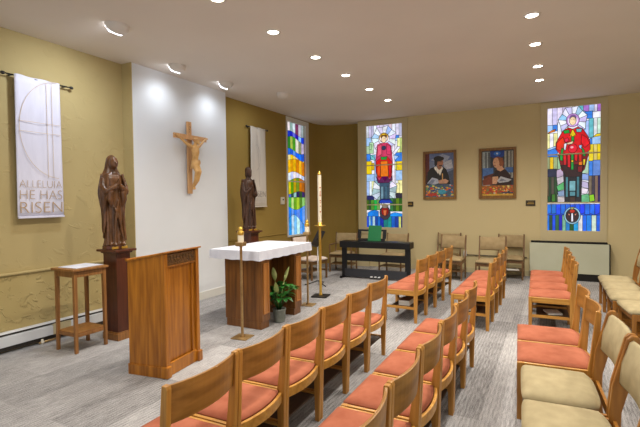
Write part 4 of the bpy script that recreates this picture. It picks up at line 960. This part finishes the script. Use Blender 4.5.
for i, Y in enumerate((6.15, 6.765, 7.38, 7.995)):
    o = copy_tree(tanc); o.location = (0.63+0.262+(0.075 if i == 0 else 0), Y-(0.03 if i == 0 else 0), 0); o.rotation_euler.z = math.radians(R0+(7 if i == 0 else 0)); o.scale = (1.03,1,1)
    o['label'] = 'tan upholstered chair, %s from the camera in the row at the right edge' % ORD[i]; o['group'] = 'tan chairs along the right edge'
dull = make_tan_chair(0.545, 'wood_dull', 'tan_dull', slim=True)
bk = [(-1.945, 9.60, 3, 'dull tan chair with wooden frame standing in front of another by the back wall'), (-2.150, 10.16, -2, 'dull tan chair tucked behind another against the back wall under the paintings'),
      (-1.205, 9.93, 2, 'dull tan chair between the paintings and the far middle row of orange chairs'), (-0.810, 10.20+0.0, -2, 'dull tan chair against the back wall beside the cream convector heater')]
xs_b = [(-1.935,9.58,0),( -2.155,10.20,0),(-1.12,9.50,0),(-0.815,10.20,0)]
for i, (b_, (X, Y, r)) in enumerate(zip(bk, xs_b)):
    o = dull if i == 0 else copy_tree(dull); o.location = (X, Y, 0); o.rotation_euler.z = math.radians(r); o['label'] = b_[3]; o['group'] = 'dull tan chairs along the back wall'
o = copy_tree(dull); o.location = (-3.27, 9.72, 0); o.rotation_euler.z = math.radians(-2); o['label'] = 'dull tan chair behind the right end of the piano under the middle window'; o['group'] = 'dull tan chairs along the back wall'
arm = make_tan_chair(0.565, 'wood_dull', 'tan_dull', arms=True, slim=True)
arm.location = (-4.50, 9.62, 0); arm.rotation_euler.z = math.radians(8); arm['label'] = 'dull tan armchair behind the left end of the piano'; arm['group'] = 'dull tan chairs along the back wall'
mc = make_tan_chair(0.545, 'wood_dull', 'pink_cushion', slim=True)
mc.location = (-4.70, 8.40, 0); mc.rotation_euler.z = math.radians(-100); mc['label'] = 'pale-cushioned chair beside the music stand beyond the altar'
mc['group'] = 'dull tan chairs along the back wall'
mc.rotation_euler.z = math.radians(80)

# ------------------------------------------------------------------ piano and music stand
pn = thing('digital_piano', 'black digital piano on a panel stand near the middle window', 'piano', (-3.385, 8.90, 0), math.radians(1.5))
MB().bb(-0.79,0.79,-0.15,0.17,0.675,0.815).build('keyboard_body', M['black'], pn, bevel=0.012)
for s in (-1, 1):
    MB().bb(min(s*0.66,s*0.775),max(s*0.66,s*0.775),-0.06,-0.02,0.03,0.675).build('side_support', M['black'], pn, bevel=0.004)
    MB().bb(s*0.74-0.03,s*0.74+0.03,-0.20,0.20,0.0,0.04).build('foot', M['black'], pn, bevel=0.006)
MB().bb(-0.66,0.66,-0.055,-0.03,0.38,0.53).build('middle_panel', M['black'], pn, bevel=0.003)
MB().bb(-0.70,0.70,-0.075,-0.02,0.025,0.20).build('pedal_bar', M['piano_grey'], pn, bevel=0.006)
for q in (-0.06, 0.03, 0.11): MB().bb(q-0.022,q+0.022,-0.14,-0.075,0.045,0.065).build('pedal', M['heater_white'], pn, bevel=0.004)
mr_ = MB(); 
def tiltbox(mb, x0, x1, z0, z1): mb.hull([(x0,0.25*z0,z0),(x1,0.25*z0,z0),(x1,0.02+0.25*z0,z0),(x0,0.02+0.25*z0,z0)], [(x0,0.25*z1,z1),(x1,0.25*z1,z1),(x1,0.02+0.25*z1,z1),(x0,0.02+0.25*z1,z1)])
for a in ((-0.31,0.31,0.0,0.05),(-0.33,0.33,0.205,0.245),(-0.33,-0.25,0.05,0.205),(0.25,0.33,0.05,0.205),(-0.05,0.05,0.05,0.205)): tiltbox(mr_, *a)
mo = mr_.build('music_rest', M['black'], pn, loc=(-0.13,0.085,0.815), bevel=0.003)
gbk = thing('music_book', 'green-covered music book standing on the piano rest', 'book', (-3.44, 8.955, 0.8185))
def tilt2(mb, x0, x1, z0, z1, y0, y1): mb.hull([(x0,y0+0.25*z0,z0),(x1,y0+0.25*z0,z0),(x1,y1+0.25*z0,z0),(x0,y1+0.25*z0,z0)], [(x0,y0+0.25*z1,z1),(x1,y0+0.25*z1,z1),(x1,y1+0.25*z1,z1),(x0,y1+0.25*z1,z1)])
g1 = MB(); tilt2(g1, -0.146, 0.146, 0.004, 0.325, 0.003, 0.012); g1.build('pages', M['white_paper'], gbk)
g2 = MB(); tilt2(g2, -0.150, 0.150, 0.0, 0.33, 0.0, 0.003); g2.build('cover', M['green_book'], gbk)
ms = thing('music_stand', 'black music stand with tilted desk near the tall candle', 'music stand', (-4.20, 7.77, 0), math.radians(-45))
MB().tube([(0,0,0.03),(0,0,0.92)], [0.014,0.011], 10).build('pole', M['heater_white'], ms, smooth=True)
for a in (0.3, 2.4, 4.5): MB().tube([(0,0,0.09),(0.16*math.cos(a),0.16*math.sin(a),0.04),(0.27*math.cos(a),0.27*math.sin(a),0.012)], 0.011, 8).build('tripod_leg', M['black_m'], ms, smooth=True)
MB().hull([(-0.24,-0.075,0.80),(0.24,-0.075,0.80),(0.24,-0.065,0.80),(-0.24,-0.065,0.80)], [(-0.24,0.085,1.10),(0.24,0.085,1.10),(0.24,0.095,1.10),(-0.24,0.095,1.10)]).bb(-0.24,0.24,-0.125,-0.068,0.80,0.808).build('desk', M['black_m'], ms, bevel=0.002)
MB().tube([(0,0,0.88),(0,0,0.95)], 0.02, 8).build('clamp', M['black_m'], ms)

# ------------------------------------------------------------------ small things under and beside the chairs
def book(loc, rz, size, mat, label, name='hymn_book', cat='book'):
    b = thing(name, label, cat, loc, rz, 'books and papers in the chair racks')
    sx, sy, sz = size
    MB().bb(-sx/2+0.003,sx/2-0.004,-sy/2+0.004,sy/2-0.004,0.003,sz-0.003).build('pages', M['white_paper'], b)
    MB().bb(-sx/2,sx/2,-sy/2,sy/2,0,0.003).bb(-sx/2,sx/2,-sy/2,sy/2,sz-0.003,sz).bb(-sx/2,-sx/2+0.003,-sy/2,sy/2,0.003,sz-0.003).build('cover', mat, b)
book((-1.86,6.11,0.2075), 0.0, (0.16,0.24,0.075), M['book_brown'], 'thick brown book in the rack of the far row chair before the piano')
book((-0.98,6.16,0.2075), 0.1, (0.15,0.22,0.05), M['book_brown'], 'brown book in the rack under the nearest far middle row chair')
book((0.0,6.42,0.2075), 0.3, (0.17,0.23,0.018), M['white_paper'], 'white leaflet under the nearest chair of the far right row', 'leaflet', 'paper')
pap = MB().bb(-0.12,0.12,-0.10,0.10,0,0.02).build('paper_stack', M['white_paper'], loc=(-0.76,10.10,0.191), rotz=0.2)
tag(pap, 'white papers in the rack of the chair beside the convector heater', 'paper')
bg = thing('tote_bag', 'navy bag with pale stripes on the floor at the right edge', 'bag', (1.02, 5.62, 0))
MB().loft([[(rx*math.cos(a)*(1+0.08*math.sin(3*a)), ry*math.sin(a), z) for a in [2*PI*i/18 for i in range(18)]] for z, rx, ry in ((0,0.16,0.10),(0.04,0.19,0.12),(0.15,0.19,0.11),(0.26,0.15,0.07),(0.29,0.13,0.04))]).build('bag_body', M['navy'], bg, smooth=True)
for z, rx, ry in ((0.20,0.181,0.100),(0.10,0.194,0.119)):
    MB().loft([[(rx*math.cos(a)*(1+0.08*math.sin(3*a)), ry*math.sin(a), zz_) for a in [2*PI*i/18 for i in range(18)]] for zz_ in (z, z+0.012)], cap=False).build('stripe', M['bag_white'], bg)
